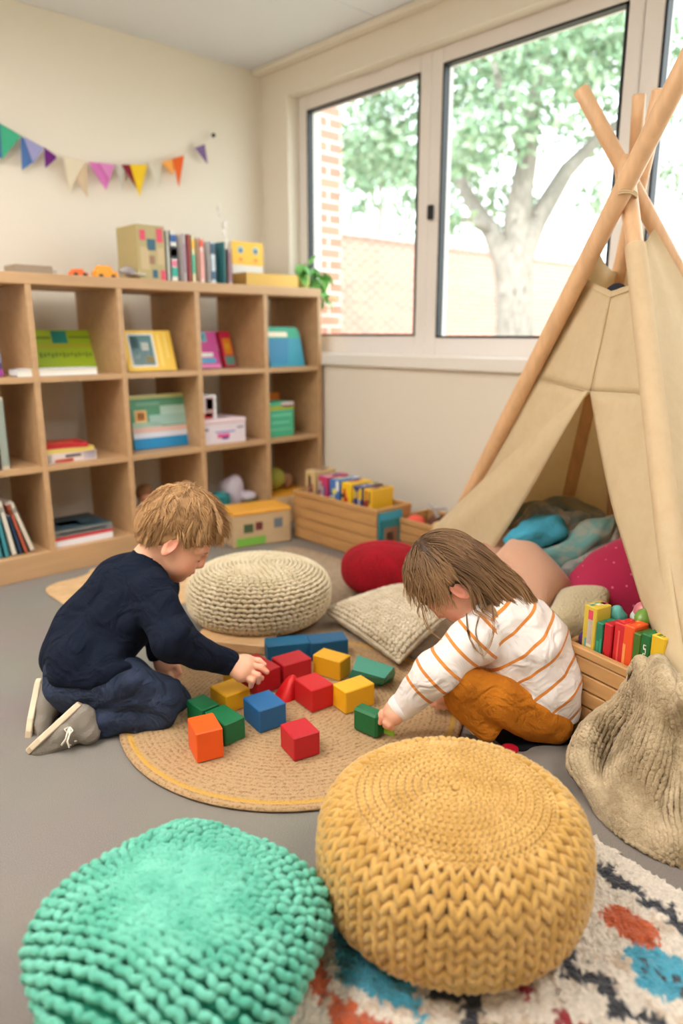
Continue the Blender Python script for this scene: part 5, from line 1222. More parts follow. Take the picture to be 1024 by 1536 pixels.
t = thing('knitted_blanket', 'grey-beige knitted blanket draped off the crate onto the floor at the right', 'blanket', (*blk(.5, .7)[:2], 0))
M_bl = yarn('greige_wool', (208, 188, 154), (166, 146, 114), .9, .15)
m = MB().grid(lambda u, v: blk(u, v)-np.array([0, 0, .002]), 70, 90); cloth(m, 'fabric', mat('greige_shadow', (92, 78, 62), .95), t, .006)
Ps = []; Ts = []; Ns = []; nu_, nv_ = 40, 62
for i in range(nu_):
    for j in range(nv_):
        u = (i+.5)/nu_; v = (j+.5*(i % 2)+.25)/nv_; p = blk(u, v); a = blk(u+.006, v)-blk(u-.006, v); b = blk(u, v+.006)-blk(u, v-.006); n = nrm(np.cross(b, a)); n = n if n[2] > 0 or np.dot(n, CAM-p) > 0 else -n
        Ps.append(p+n*.003+rs.normal(size=3)*.0006); Ts.append(nrm(b)+nrm(a)*(.5 if i % 2 else -.5)); Ns.append(n)
m = MB(); lobes(m, Ps, Ts, Ns, .0084, .0056, .0050, 6, 5); m.build('stitches', M_bl, t)
# ================================================================ SMOOTH BODY SURFACES (distance field -> one continuous mesh)
class Field:
    def __init__(s, lo, hi, h):
        s.lo = np.array(lo, float); s.h = h; s.n = np.ceil((np.array(hi)-s.lo)/h).astype(int)+1
        s.f = np.full(s.n, .08, np.float32)
    def sub(s, a, b):
        i0 = np.maximum(0, np.floor((a-s.lo)/s.h).astype(int)); i1 = np.minimum(s.n, np.ceil((b-s.lo)/s.h).astype(int)+1)
        if np.any(i1 <= i0): return None
        g = [(s.lo[k]+s.h*np.arange(i0[k], i1[k])).astype(np.float32) for k in range(3)]
        sl = tuple(slice(i0[k], i1[k]) for k in range(3))
        return sl, g[0][:, None, None], g[1][None, :, None], g[2][None, None, :]
    def mix(s, sl, d, k, mode=0):
        f = s.f[sl]
        if mode == 0:
            if k > 0:
                h = np.maximum(k-np.abs(f-d), 0)/k; s.f[sl] = np.minimum(f, d)-h*h*k*.25
            else: s.f[sl] = np.minimum(f, d)
        else:
            d = -d
            if k > 0:
                h = np.maximum(k-np.abs(f-d), 0)/k; s.f[sl] = np.maximum(f, d)+h*h*k*.25
            else: s.f[sl] = np.maximum(f, d)
    def cone(s, a, b, ra, rb, k=.012, mode=0):
        a = np.asarray(a, float); b = np.asarray(b, float); R = max(ra, rb)+k+.012
        q = s.sub(np.minimum(a, b)-R, np.maximum(a, b)+R)
        if q is None: return s
        sl, X, Y, Z = q; ba = b-a; L2 = max(1e-9, float(ba@ba)); x = X-a[0]; y = Y-a[1]; z = Z-a[2]
        t = np.clip((x*ba[0]+y*ba[1]+z*ba[2])/L2, 0, 1)
        d = np.sqrt((x-t*ba[0])**2+(y-t*ba[1])**2+(z-t*ba[2])**2) - (ra+(rb-ra)*t)
        s.mix(sl, d.astype(np.float32), k, mode); return s
    def chain(s, pts, rad, k=.012):
        for i in range(len(pts)-1): s.cone(pts[i], pts[i+1], rad[i], rad[i+1], k)
        return s
    def ell(s, c, r, R=None, k=.012, mode=0):
        c = np.asarray(c, float); m = max(r)+k+.012; q = s.sub(c-m, c+m)
        if q is None: return s
        sl, X, Y, Z = q; x = X-c[0]; y = Y-c[1]; z = Z-c[2]; R = np.eye(3) if R is None else R
        u = (R[0, 0]*x+R[1, 0]*y+R[2, 0]*z); v = (R[0, 1]*x+R[1, 1]*y+R[2, 1]*z); w_ = (R[0, 2]*x+R[1, 2]*y+R[2, 2]*z)
        k0 = np.sqrt((u/r[0])**2+(v/r[1])**2+(w_/r[2])**2); k1 = np.sqrt((u/r[0]**2)**2+(v/r[1]**2)**2+(w_/r[2]**2)**2)
        d = np.where(k1 > 1e-6, k0*(k0-1)/np.maximum(k1, 1e-6), -min(r)); s.mix(sl, d.astype(np.float32), k, mode); return s
    def floorcut(s, z=.004):
        Z = s.lo[2]+s.h*np.arange(s.n[2]); s.f = np.maximum(s.f, (z-Z)[None, None, :].astype(np.float32)); return s
    def halfcut(s, p, n, k=0.0):
        """keep the side where (x-p).n < 0"""
        X = (s.lo[0]+s.h*np.arange(s.n[0]))[:, None, None]; Y = (s.lo[1]+s.h*np.arange(s.n[1]))[None, :, None]; Z = (s.lo[2]+s.h*np.arange(s.n[2]))[None, None, :]
        s.f = np.maximum(s.f, ((X-p[0])*n[0]+(Y-p[1])*n[1]+(Z-p[2])*n[2]).astype(np.float32)); return s
    def surface(s, smooth=1):
        f = s.f.copy(); f[0] = f[-1] = .05; f[:, 0] = f[:, -1] = .05; f[:, :, 0] = f[:, :, -1] = .05
        ins = f < 0; n = f.shape
        cnt = np.zeros((n[0]-1, n[1]-1, n[2]-1), np.int8); offs = [(a, b, c) for a in (0, 1) for b in (0, 1) for c in (0, 1)]
        for a, b, c in offs: cnt += ins[a:n[0]-1+a, b:n[1]-1+b, c:n[2]-1+c]
        I = np.argwhere((cnt > 0) & (cnt < 8)); idx = np.full(cnt.shape, -1, np.int64); idx[I[:, 0], I[:, 1], I[:, 2]] = np.arange(len(I))
        cv = {o: f[I[:, 0]+o[0], I[:, 1]+o[1], I[:, 2]+o[2]] for o in offs}
        acc = np.zeros((len(I), 3)); w_ = np.zeros(len(I))
        for o in offs:
            for ax in range(3):
                if o[ax] == 0:
                    o2 = list(o); o2[ax] = 1; o2 = tuple(o2); a = cv[o]; b = cv[o2]; m = (a < 0) != (b < 0); t = np.where(m, a/np.where(m, a-b, 1), 0)
                    p = np.array(o, float)[None, :].repeat(len(I), 0); p[:, ax] += t; acc += p*m[:, None]; w_ += m
        V = s.lo + s.h*(I+acc/w_[:, None]); Fq = []
        for ax in range(3):
            o2 = [0, 0, 0]; o2[ax] = 1; sl0 = tuple(slice(0, n[k]-1) if k == ax else slice(1, n[k]-1) for k in range(3)); sl1 = tuple(slice(1, n[k]) if k == ax else slice(1, n[k]-1) for k in range(3))
            m = ins[sl0] != ins[sl1]; E_ = np.argwhere(m); E_ = E_ + np.array([0 if k == ax else 1 for k in range(3)])
            inn = ins[E_[:, 0], E_[:, 1], E_[:, 2]]; b, c = [(1, 2), (2, 0), (0, 1)][ax]
            def cell(db, dc):
                q = E_.copy(); q[:, b] += db; q[:, c] += dc; return idx[q[:, 0], q[:, 1], q[:, 2]]
            Q_ = np.column_stack([cell(-1, -1), cell(0, -1), cell(0, 0), cell(-1, 0)]); Q_[~inn] = Q_[~inn][:, ::-1]; Fq.append(Q_)
        Fq = np.vstack(Fq); Fq = Fq[(Fq >= 0).all(1)]
        for _ in range(smooth):
            acc = np.zeros_like(V); c_ = np.zeros(len(V))
            for a, b in ((0, 1), (1, 2), (2, 3), (3, 0)):
                np.add.at(acc, Fq[:, a], V[Fq[:, b]]); np.add.at(c_, Fq[:, a], 1)
            V = V*.4+.6*acc/np.maximum(c_, 1)[:, None]
        return V, Fq
def normals(V, Fq):
    n = np.cross(V[Fq[:, 2]]-V[Fq[:, 0]], V[Fq[:, 3]]-V[Fq[:, 1]]); N = np.zeros_like(V)
    for k in range(4): np.add.at(N, Fq[:, k], n)
    return N/np.maximum(1e-12, np.linalg.norm(N, axis=1))[:, None]
def wrinkle(V, Fq, amp, fq, seed, mask=None, aniso=None):
    r = np.random.default_rng(seed); N = normals(V, Fq); s = np.zeros(len(V)); P_ = V.copy()
    P_ = P_ + .016*np.sin(P_[:, [1, 2, 0]]*30+r.random(3)*6) + .006*np.sin(P_[:, [2, 0, 1]]*85+r.random(3)*6)
    for i in range(5):
        k = r.normal(size=3); k /= np.linalg.norm(k)
        if aniso is not None: k = k - aniso*np.dot(k, aniso)*.75
        w_ = np.abs(np.sin(P_@(k*fq*.85*(.6+.9*r.random()))+r.random()*6.28)); s += .62-(.45*w_**2+.55*w_**1.15)
    s = s/5*amp*4.4
    if mask is not None: s = s*mask
    return V+N*s[:, None]
def put(name, V, Fq, mats, parent, attrs=None):
    m = MB(); m.V = [tuple(v) for v in V.tolist()]; m.F = [tuple(q) for q in Fq.tolist()]; m.M = [0]*len(m.F); m.S = [True]*len(m.F); m.n = len(m.V); m.A = attrs or {}
    return m.build(name, mats, parent)
def bounds(pts, pad): 
    a = np.array(pts); return a.min(0)-pad, a.max(0)+pad
def skin_mat(name, base, lip):
    m, nt, b = newmat(name); L = nt.links.new
    at = nt.nodes.new('ShaderNodeAttribute'); at.attribute_name = 'lip'; a2 = nt.nodes.new('ShaderNodeAttribute'); a2.attribute_name = 'rosy'
    mx = nt.nodes.new('ShaderNodeMix'); mx.data_type = 'RGBA'; L(a2.outputs['Fac'], mx.inputs[0]); mx.inputs[6].default_value = lin(base); mx.inputs[7].default_value = lin((226, 132, 112))
    m2 = nt.nodes.new('ShaderNodeMix'); m2.data_type = 'RGBA'; L(at.outputs['Fac'], m2.inputs[0]); L(mx.outputs[2], m2.inputs[6]); m2.inputs[7].default_value = lin(lip)
    L(m2.outputs[2], b.inputs['Base Color']); b.inputs['Roughness'].default_value = .5
    b.inputs['Subsurface Weight'].default_value = .25; b.inputs['Subsurface Radius'].default_value = (1, .35, .2); b.inputs['Subsurface Scale'].default_value = .006
    return m
class Head:
    def __init__(s, C, f, u, sc=1.0):
        s.C = np.asarray(C, float); s.f = nrm(f); s.u = nrm(np.asarray(u)-s.f*np.dot(u, s.f)); s.w = np.cross(s.u, s.f); s.s = sc; s.R = np.column_stack([s.f, s.w, s.u])
    def p(s, f, u, w=0): return s.C + s.s*(s.f*f + s.u*u + s.w*w)
    def loc(s, V):
        d = (np.asarray(V)-s.C)/s.s; return d@s.f, d@s.u, d@s.w
SK_C = (-.006, .022); SK_R = (.083, .070, .080)     # skull ellipsoid (f, w, u)
def head_sdf(F_, H):
    s = H.s; p = H.p; R = H.R; e = lambda c, r, k=.012, mode=0, RR=None: F_.ell(c, tuple(x*s for x in r), R if RR is None else RR, k, mode)
    e(p(SK_C[0], SK_C[1]), SK_R, .01)
    e(p(.022, -.02), (.058, .057, .06), .03)
    e(p(.046, -.062), (.030, .033, .026), .03)
    e(p(.062, -.078), (.014, .017, .012), .02)
    for w in (-1, 1):
        e(p(.050, -.045, w*.030), (.027, .024, .026), .022)
        e(p(.082, -.010, w*.027), (.012, .015, .010), .012, 1)
        e(p(.064, -.014, w*.028), (.0135, .015, .0125), .004)
        F_.cone(p(.076, .004, w*.014), p(.066, .004, w*.044), .006*s, .005*s, .012)
    F_.cone(p(.078, .004), p(.088, -.026), .0065*s, .0085*s, .012)
    for w in (-1, 1): e(p(.083, -.031, w*.008), (.007, .006, .006), .006)
    e(p(.080, -.050), (.008, .017, .006), .006); e(p(.0815, -.0500), (.006, .013, .0038), .004); e(p(.079, -.0605), (.0065, .0125, .0045), .004)
    e(p(.089, -.0555), (.006, .014, .0012), .002, 1)
    for w in (-1, 1):
        Re = np.column_stack([nrm(H.f*.92+H.w*w*.38), nrm(-H.f*.38*w+H.w*.92), H.u])
        e(p(.004, -.018, w*.072), (.015, .0055, .026), .006, 0, Re); e(p(.007, -.015, w*.0795), (.0095, .0065, .0175), .003, 1, Re); F_.ell(p(.004, -.040, w*.0715), (.007*s, .005*s, .007*s), Re, .006)
def head_attrs(V, H, lipc=1):
    f, u, w = H.loc(V); g = lambda f0, u0, w0, a, b, c: np.exp(-(((f-f0)/a)**2+((u-u0)/b)**2+((np.abs(w)-w0)/c)**2))
    lip = np.clip(1.5*g(.084, -.055, 0, .012, .0085, .014), 0, 1); ro = .5*g(.062, -.042, .036, .025, .018, .02)+.75*g(.008, -.02, .08, .02, .03, .012)+.35*g(.092, -.028, 0, .01, .01, .01)
    return lip, np.clip(ro, 0, 1)
def lash_brow(H, parent, col_l, col_b):
    for w in (-1, 1):
        MB().tube([H.p(.0790-.0046*(k+1)**1.4, -.0195-.0012*k, w*(.027+.013*k)) + H.w*w*.0012 for k in np.linspace(-1, 1, 9)], [.0008]+[.0019]*7+[.0008], 6).build('eyelashes', mat('lash_%d' % col_l[0], col_l, .6), parent)
        MB().tube([H.p(.0835-.004*k-.003*k*k, .0085-.0035*k*k, w*(.014+.026*k)) for k in np.linspace(0, 1, 8)], [.0008, .0019, .0022, .0022, .002, .0018, .0012, .0006], 6, flat=.8).build('eyebrow', mat('brow_%d' % col_b[0], col_b, .7), parent)
def hair_mat(name, dark, light, tip=None):
    m, nt, b = newmat(name); L = nt.links.new
    a = nt.nodes.new('ShaderNodeAttribute'); a.attribute_name = 'shade'; mx = nt.nodes.new('ShaderNodeMix'); mx.data_type = 'RGBA'; L(a.outputs['Fac'], mx.inputs[0]); mx.inputs[6].default_value = lin(dark); mx.inputs[7].default_value = lin(light)
    o = mx.outputs[2]
    if tip:
        a2 = nt.nodes.new('ShaderNodeAttribute'); a2.attribute_name = 'along'; m2 = nt.nodes.new('ShaderNodeMix'); m2.data_type = 'RGBA'; L(a2.outputs['Fac'], m2.inputs[0]); L(o, m2.inputs[6]); m2.inputs[7].default_value = lin(tip); o = m2.outputs[2]
    L(o, b.inputs['Base Color']); b.inputs['Roughness'].default_value = .5; b.inputs['Specular IOR Level'].default_value = .3
    return m
def strands(paths, rads, shades, name, mt, parent, nside=3):
    """paths: list of (k,3) arrays"""
    V = []; Fc = []; sh = []; al = []; o = 0
    for pth, r, s_ in zip(paths, rads, shades):
        k = len(pth); T = np.gradient(pth, axis=0); T /= np.maximum(1e-9, np.linalg.norm(T, axis=1))[:, None]
        ref = np.array([.3, .5, .8]); A_ = np.cross(T, ref); A_ /= np.maximum(1e-9, np.linalg.norm(A_, axis=1))[:, None]; B_ = np.cross(T, A_)
        rr_ = r*np.clip(np.minimum(1.0, (1-np.linspace(0, 1, k)**3*.85)), .12, 1)
        for j in range(nside):
            th = 2*PI*j/nside; V.append(pth + A_*(rr_*math.cos(th))[:, None] + B_*(rr_*math.sin(th))[:, None])
        for i in range(k-1):
            for j in range(nside): Fc.append((o+j*k+i, o+((j+1) % nside)*k+i, o+((j+1) % nside)*k+i+1, o+j*k+i+1))
        Fc.append(tuple(o+j*k+k-1 for j in range(nside)))
        sh += [s_]*(k*nside); al += list(np.tile(np.linspace(0, 1, k), nside)); o += k*nside
    m = MB(); m.V = [tuple(v) for v in np.vstack(V).tolist()]; m.F = Fc; m.M = [0]*len(Fc); m.S = [True]*len(Fc); m.n = len(m.V); m.A = {'shade': sh, 'along': al}
    return m.build(name, mt, parent)
def ell_push(p, H, infl, push=None):
    f, u, w = ((p-H.C)@H.f/H.s-SK_C[0], (p-H.C)@H.u/H.s-SK_C[1], (p-H.C)@H.w/H.s); a, b, c = SK_R[0]+infl, SK_R[2]+infl, SK_R[1]+infl
    q = math.sqrt((f/a)**2+(u/b)**2+(w/c)**2)
    if q < 1: p = H.p(SK_C[0]+f/q, SK_C[1]+u/q, w/q)
    return p
def shoe(parent, heel, toe, soleN, mU, mS, name='shoe', Ls=None, lace=True, wd=.031):
    """heel/toe points on the sole's outer face"""
    x = nrm(toe-heel); L_ = np.linalg.norm(toe-heel) if Ls is None else Ls; n = nrm(soleN-x*np.dot(soleN, x)); y = np.cross(n, x)
    Q_ = lambda a, b, c: heel + x*a*L_ + y*b - n*c      # c = height above sole
    pts = [Q_(-.1, -.05, -.01), Q_(1.1, .05, .08), Q_(0, .05, .08), Q_(1, -.05, .08), Q_(-.1, .05, 0)]
    F_ = Field(*bounds(pts, .03), .0025)
    F_.chain([Q_(.12, 0, .03), Q_(.45, 0, .030), Q_(.84, 0, .022)], [wd*.86, wd*.95, wd*.74], .01)
    F_.cone(Q_(.14, 0, .035), Q_(.2, 0, .062), wd*.9, wd*.86, .012)
    F_.halfcut(Q_(0, 0, .006), n)
    V, Fq = F_.surface(2); V = wrinkle(V, Fq, .0008, 160, 5)
    o = put(name, V, Fq, mU, parent)
    pol = [(-.02, 0), (0, .55), (.1, .86), (.3, .86), (.5, .95), (.72, 1.05), (.9, .8), (.99, .4), (1.02, 0), (.99, -.4), (.9, -.8), (.72, -1.05), (.5, -.95), (.3, -.86), (.1, -.86), (0, -.55)]
    m = MB(); k = len(pol)
    lay = [(0, .93), (.002, 1.0), (.011, 1.03), (.013, .98)]
    V = [Q_((a-.5)*(s_*.5+.5)+.5, b*wd*s_, c) for c, s_ in lay for a, b in pol]
    Fc = [tuple(range(k)), tuple(3*k+i for i in range(k))[::-1]] + [(q*k+i, (q+1)*k+i, (q+1)*k+(i+1) % k, q*k+(i+1) % k) for q in range(3) for i in range(k)]
    m.add(V, Fc, 0); so_ = m.build('sole', mS, o)
    if lace:
        ml = mat('lace_white', (232, 222, 208), .8)
        MB().tube([Q_(.32, -.02, .058), Q_(.36, .0, .0625), Q_(.40, .02, .058)], .0022, 6).tube([Q_(.42, -.02, .056), Q_(.46, 0, .061), Q_(.5, .02, .055)], .0022, 6).build('laces', ml, o)
    return o, Q_
# ================================================================ BOY
boy = thing('person', 'kneeling child in a navy sweater and jeans, reaching for a red block', 'person', (*P(170, 1000, 1.65)[:2], 0))
R_, U_, D_ = RT, UP, FW
j = dict(hipN=P(112, 1022, 1.62), hipF=P(125, 1012, 1.72), midN=P(182, 1026, 1.605), kneeN=P(246, 1050, 1.625), calfN=P(244, 1066, 1.622), ankN=P(138, 1083, 1.580),
         midF=P(186, 1024, 1.71), kneeF=P(256, 1052, 1.70), calfF=P(252, 1060, 1.70), ankF=P(82, 1052, 1.66),
         pel=P(124, 985, 1.68), wai=P(144, 950, 1.69), che=P(180, 912, 1.69), upb=P(193, 884, 1.70), nk=P(222, 858, 1.69), shN=P(232, 896, 1.615), shF=P(240, 880, 1.79),
         elN=P(257, 958, 1.565), wrN=P(343, 995, 1.655), elF=P(232, 945, 1.83), wrF=P(241, 982, 1.80))
for k_ in ('kneeN', 'calfN', 'ankN', 'kneeF', 'ankF', 'wrF', 'wrN', 'pel'): print(k_, j[k_].round(3))
HB = Head(P(265, 800, 1.68), .79*R_-.61*U_+.17*D_, .61*R_+.79*U_, 1.0)
allp = list(j.values())+[HB.p(0, .1), HB.p(.1, -.1), P(400, 1030, 1.64), P(262, 1030, 1.82)]
Fb = Field(*bounds(allp, .06), .0022)
head_sdf(Fb, HB)
Fb.chain([HB.p(-.012, -.04), HB.p(-.016, -.080), j['nk']+RT*.004], [.040, .033, .036], .02)
Fb.chain([j['nk'], j['upb'], j['che'], j['wai'], j['pel']], [.045, .06, .072, .074, .072], .03)
Fb.chain([j['shF'], j['upb'], j['shN']], [.034, .05, .034], .03)
Fb.chain([j['shN'], j['elN'], j['wrN']], [.033, .027, .0185], .015); Fb.chain([j['shF'], j['elF'], j['wrF']], [.033, .027, .0185], .015)
Fb.chain([j['hipN'], j['midN'], j['kneeN']], [.052, .045, .034], .02); Fb.chain([j['calfN'], j['ankN'], P(112, 1078, 1.57)], [.029, .022, .02], .01)
Fb.chain([j['hipF'], j['midF'], j['kneeF']], [.052, .045, .034], .02); Fb.chain([j['calfF'], j['ankF'], P(70, 1052, 1.655)], [.029, .022, .02], .01)
def hand(F_, wr, palm, fingers, thumb, rp=.0165, rf=.0072, k=.007):
    for a in palm: F_.cone(wr, a, .0175, rp, .012)
    for i in range(len(palm)-1): F_.cone(palm[i], palm[i+1], rp, rp, .01)
    for fg in fingers: F_.chain([palm[min(len(palm)-1, 1)]*.35+fg[0]*.65]+list(fg), [rf*1.15, rf*1.08, rf, rf*.88], .0035) if len(fg) == 3 else F_.chain(fg, [rf]*len(fg), .0035)
    F_.chain(thumb, [rf*1.35, rf*1.12, rf*.95], .006)
hand(Fb, j['wrN'], [P(368, 993, 1.672), P(368, 1003, 1.655), P(362, 1011, 1.645)],
     [(P(375, 989, 1.678), P(388, 991, 1.676), P(396, 997, 1.674)), (P(377, 998, 1.662), P(392, 1001, 1.655), P(400, 1008, 1.655)),
      (P(374, 1007, 1.650), P(387, 1013, 1.643), P(387, 1023, 1.650)), (P(367, 1014, 1.643), P(378, 1021, 1.636), P(376, 1029, 1.642))],
     [P(360, 1012, 1.668), P(376, 1020, 1.68), P(392, 1017, 1.68)])
hand(Fb, j['wrF'], [P(242, 997, 1.80), P(249, 997, 1.80), P(254, 993, 1.80)],
     [(P(257, 1001, 1.798), P(264, 1011, 1.795), P(266, 1022, 1.80)), (P(251, 1005, 1.795), P(257, 1015, 1.79), P(259, 1025, 1.795)), (P(245, 1007, 1.795), P(249, 1017, 1.79), P(252, 1026, 1.795)), (P(239, 1004, 1.795), P(241, 1013, 1.79), P(244, 1021, 1.795))],
     [P(255, 991, 1.80), P(265, 999, 1.795), P(270, 1009, 1.795)], rf=.0066)
Fb.floorcut(RT_Z)
V, Fq = Fb.surface(1); lip, ro = head_attrs(V, HB)
SK1 = skin_mat('boy_skin', (230, 174, 144), (196, 84, 82))
for hp in (P(396, 1003, 1.66), P(380, 1024, 1.645), P(252, 1024, 1.8)): ro = np.clip(ro+.35*np.exp(-(np.linalg.norm(V-hp, axis=1)/.018)**2), 0, 1)
body = put('body', V, Fq, SK1, boy, {'lip': lip, 'rosy': ro}); lash_brow(HB, boy, (66, 44, 34), (170, 128, 92))
del Fb
# sweater
M_navy = mat('navy_knit', (21, 28, 44), .95, bump=(420, .35), folds=(13, .022)); 
Fs = Field(*bounds([j[k_] for k_ in ('pel', 'wai', 'che', 'nk', 'shN', 'shF', 'elN', 'wrN', 'elF', 'wrF', 'hipN', 'hipF')], .12), .003)
Fs.chain([j['nk']+UP*.004, j['upb'], j['che'], j['wai'], j['pel']], [.052, .075, .088, .090, .088], .035)
Fs.cone(P(195, 925, 1.64), P(160, 965, 1.64), .055, .06, .03); Fs.cone(P(124, 985, 1.635), P(132, 985, 1.74), .078, .076, .03); Fs.cone(P(116, 998, 1.615), P(152, 1000, 1.605), .064, .058, .03); Fs.chain([P(94, 1014, 1.60), P(120, 1022, 1.562), P(160, 1016, 1.555), P(190, 1000, 1.575)], [.012, .015, .014, .010], .02)
Fs.chain([j['shF'], j['upb'], j['shN']], [.046, .066, .046], .03)
Fs.chain([j['shN'], j['elN'], P(300, 980, 1.61), j['wrN']], [.0475, .042, .034, .027], .02); Fs.chain([j['shF'], j['elF'], j['wrF']], [.046, .040, .026], .015)
Fs.chain([j['nk'], P(227, 842, 1.688)], [.053, .047], .012)
# open the collar and the cuffs
Fs.cone(P(230, 850, 1.69), P(246, 820, 1.685), .037, .050, .003, 1)
hemn = nrm(-UP*.95-RT*.15); Fs.halfcut(P(120, 1023, 1.60), hemn)
wdir = nrm(j['wrN']-P(300, 980, 1.61)); cutn = j['wrN']+wdir*.006
Fs.f = Fs.f  # cuffs are trimmed by a short cone of air
Fs.cone(j['wrN']+wdir*.036, j['wrN']+wdir*.06, .034, .034, .001, 1)
Fs.cone(j['wrF']-UP*.034, j['wrF']-UP*.05, .032, .032, .001, 1)
V, Fq = Fs.surface(2); V = wrinkle(V, Fq, .0050, 34, 21, aniso=nrm(j['nk']-j['pel']))
put('sweater', V, Fq, M_navy, boy)
MB().tube([j['wrN']+wdir*k for k in (-.014, -.004, .005)], [.0272, .0285, .0272], 20).build('cuff', M_navy, boy)
# jeans
M_den = mat('dark_denim', (50, 59, 80), .88, bump=(500, .4), var=(22, .22), folds=(17, .022))
Fj = Field(*bounds([j[k_] for k_ in ('hipN', 'hipF', 'kneeN', 'kneeF', 'ankN', 'ankF', 'calfN', 'calfF')], .09), .003)
Fj.chain([j['hipN'], j['midN'], j['kneeN']], [.066, .058, .047], .012); Fj.cone(j['calfN'], P(146, 1085, 1.582), .040, .034, .006)
Fj.chain([j['hipF'], j['midF'], j['kneeF']], [.066, .058, .047], .012); Fj.cone(j['calfF'], P(98, 1055, 1.67), .038, .033, .006)
Fj.cone(P(118, 1008, 1.64), P(122, 1004, 1.71), .068, .068, .02)
Fj.floorcut(.006)
V, Fq = Fj.surface(2); V = wrinkle(V, Fq, .0040, 52, 31)
V[:, 2] = np.maximum(V[:, 2], .0045)
put('jeans', V, Fq, M_den, boy)
MB().tube([P(146, 1085, 1.582)+nrm(j['ankN']-j['calfN'])*k for k in (-.006, .002, .008)], [.034, .036, .034], 18).build('cuff', M_den, boy)
M_shoe = mat('grey_canvas', (140, 132, 122), .85, bump=(300, .3)); M_sole = mat('cream_rubber', (222, 202, 174), .6, var=(30, .08))
s1, Q1 = shoe(boy, P(117, 1052, 1.560), P(39, 1124, 1.525), -.66*R_+.75*U_, M_shoe, M_sole)
lz = mat('lace_white', (232, 222, 208), .8); L0 = P(104, 1090, 1.525)
MB().tube([L0, P(101, 1098, 1.515), P(99, 1108, 1.508), P(92, 1118, 1.507)], [.0022]*4, 6).tube([L0, P(105, 1100, 1.512), P(101, 1112, 1.506), P(104, 1122, 1.503)], .0021, 6).tube([L0, P(97, 1094, 1.513), P(101, 1101, 1.512), L0], .0021, 6).tube([L0, P(109, 1096, 1.513), P(104, 1104, 1.512), L0], .0021, 6).build('shoelace', lz, s1)
s2, Q2 = shoe(boy, P(55, 1022, 1.665), P(38, 1112, 1.585), -.99*R_+.05*U_-.25*D_, M_shoe, M_sole, lace=False)
# boy's hair
bl_f = [-.11, -.06, -.03, -.012, .006, .022, .034, .05, .085, .12]; bl_u = [-.066, -.064, -.056, -.034, .004, .004, -.010, .010, .038, .04]
hp_ = Field(*bounds([HB.p(a, b, c) for a in (-.11, .11) for b in (-.08, .12) for c in (-.09, .09)], .01), .0028)
hp_.ell(HB.p(SK_C[0], SK_C[1]), (SK_R[0]+.010, SK_R[1]+.009, SK_R[2]+.010), HB.R, .004)
hp_.cone(HB.p(-.045, -.02), HB.p(-.036, -.046), .046, .040, .02)
X, Y, Z = np.meshgrid(*[hp_.lo[k]+hp_.h*np.arange(hp_.n[k]) for k in range(3)], indexing='ij'); Pq = np.stack([X, Y, Z], -1)-HB.C
fl_ = Pq@HB.f; ul_ = Pq@HB.u; bd = np.interp(fl_, bl_f, bl_u); hp_.f = np.maximum(hp_.f, (bd-ul_).astype(np.float32)*.8)
V, Fq = hp_.surface(2); V = wrinkle(V, Fq, .0018, 120, 3)
HM1 = hair_mat('blond_hair', (138, 98, 62), (216, 172, 120))
hr = put('hair', V, Fq, HM1, boy, {'shade': [.25]*len(V), 'along': [0]*len(V)})
r = np.random.default_rng(9); paths = []; rads = []; shd = []
earb = HB.p(.004, -.018, .078*(1 if np.dot(HB.w, -FW) > 0 else -1)); crown = np.array([-.055, .075]) # f,u of the whorl
lock = [(r.normal(size=3)*.25, r.random()) for _ in range(160)]
while len(paths) < 3800:
    d = r.normal(size=3); d /= np.linalg.norm(d); f0, u0, w0 = SK_C[0]+SK_R[0]*d[0], SK_C[1]+SK_R[2]*d[2], SK_R[1]*d[1]
    if u0 < np.interp(f0, bl_f, bl_u)+.004: continue
    li = int((math.atan2(w0, f0+.03)+PI)/(2*PI)*39)*4 + int(4*min(.99, max(0, (u0+.06)/.17))); lk = lock[li % 160]
    p = HB.p(f0, u0, w0); away = nrm(HB.f*(f0-crown[0]+.03)+HB.w*w0*1.5+HB.u*(u0-crown[1]-.02) + lk[0]*.35*1.0)
    top = max(0, (u0-.03)/.07); Ln = (.030+.030*top)*(.8+.4*r.random()); n_ = 8; pth = [p]; dirn = away
    if f0 < -.02 and u0 < .03: dirn = nrm(away*.6-HB.u*.8)
    jit = .012*r.random()**1.5-.001; lift = .0015+.0045*r.random()*(.4+top)
    for i in range(1, n_):
        dirn = nrm(dirn + np.array([0, 0, -.10]) + lk[0]*.03 - HB.u*.05 + r.normal(size=3)*.018); q = pth[-1]+dirn*Ln/n_
        q = ell_push(q, HB, .0095+lift*min(1, i/3)); ff, uu, ww = HB.loc(q)
        if uu < np.interp(ff, bl_f, bl_u)-jit and i > 1: break
        pth.append(q)
    de = np.linalg.norm(np.array(pth)-earb, axis=1) < .023
    if de.any(): pth = pth[:int(np.argmax(de))]
    if len(pth) < 3: continue
    paths.append(np.array(pth)); rads.append(.0007+.0004*r.random()); shd.append(min(1, max(0, .1+.55*lk[1]+.3*r.random()+.2*top)))
for k in range(0):  # tufts at the crown
    p = HB.p(-.04+.03*r.normal(), .104+.003*r.normal(), .025*r.normal()); dirn = nrm(HB.u*.6+np.array([0, 0, .5])+r.normal(size=3)*.5); paths.append(np.array([p+dirn*.003*i+np.array([0, 0, -.0002*i*i]) for i in range(6)])); rads.append(.0009); shd.append(.9)
strands(paths, rads, shd, 'hair_strands', HM1, hr)
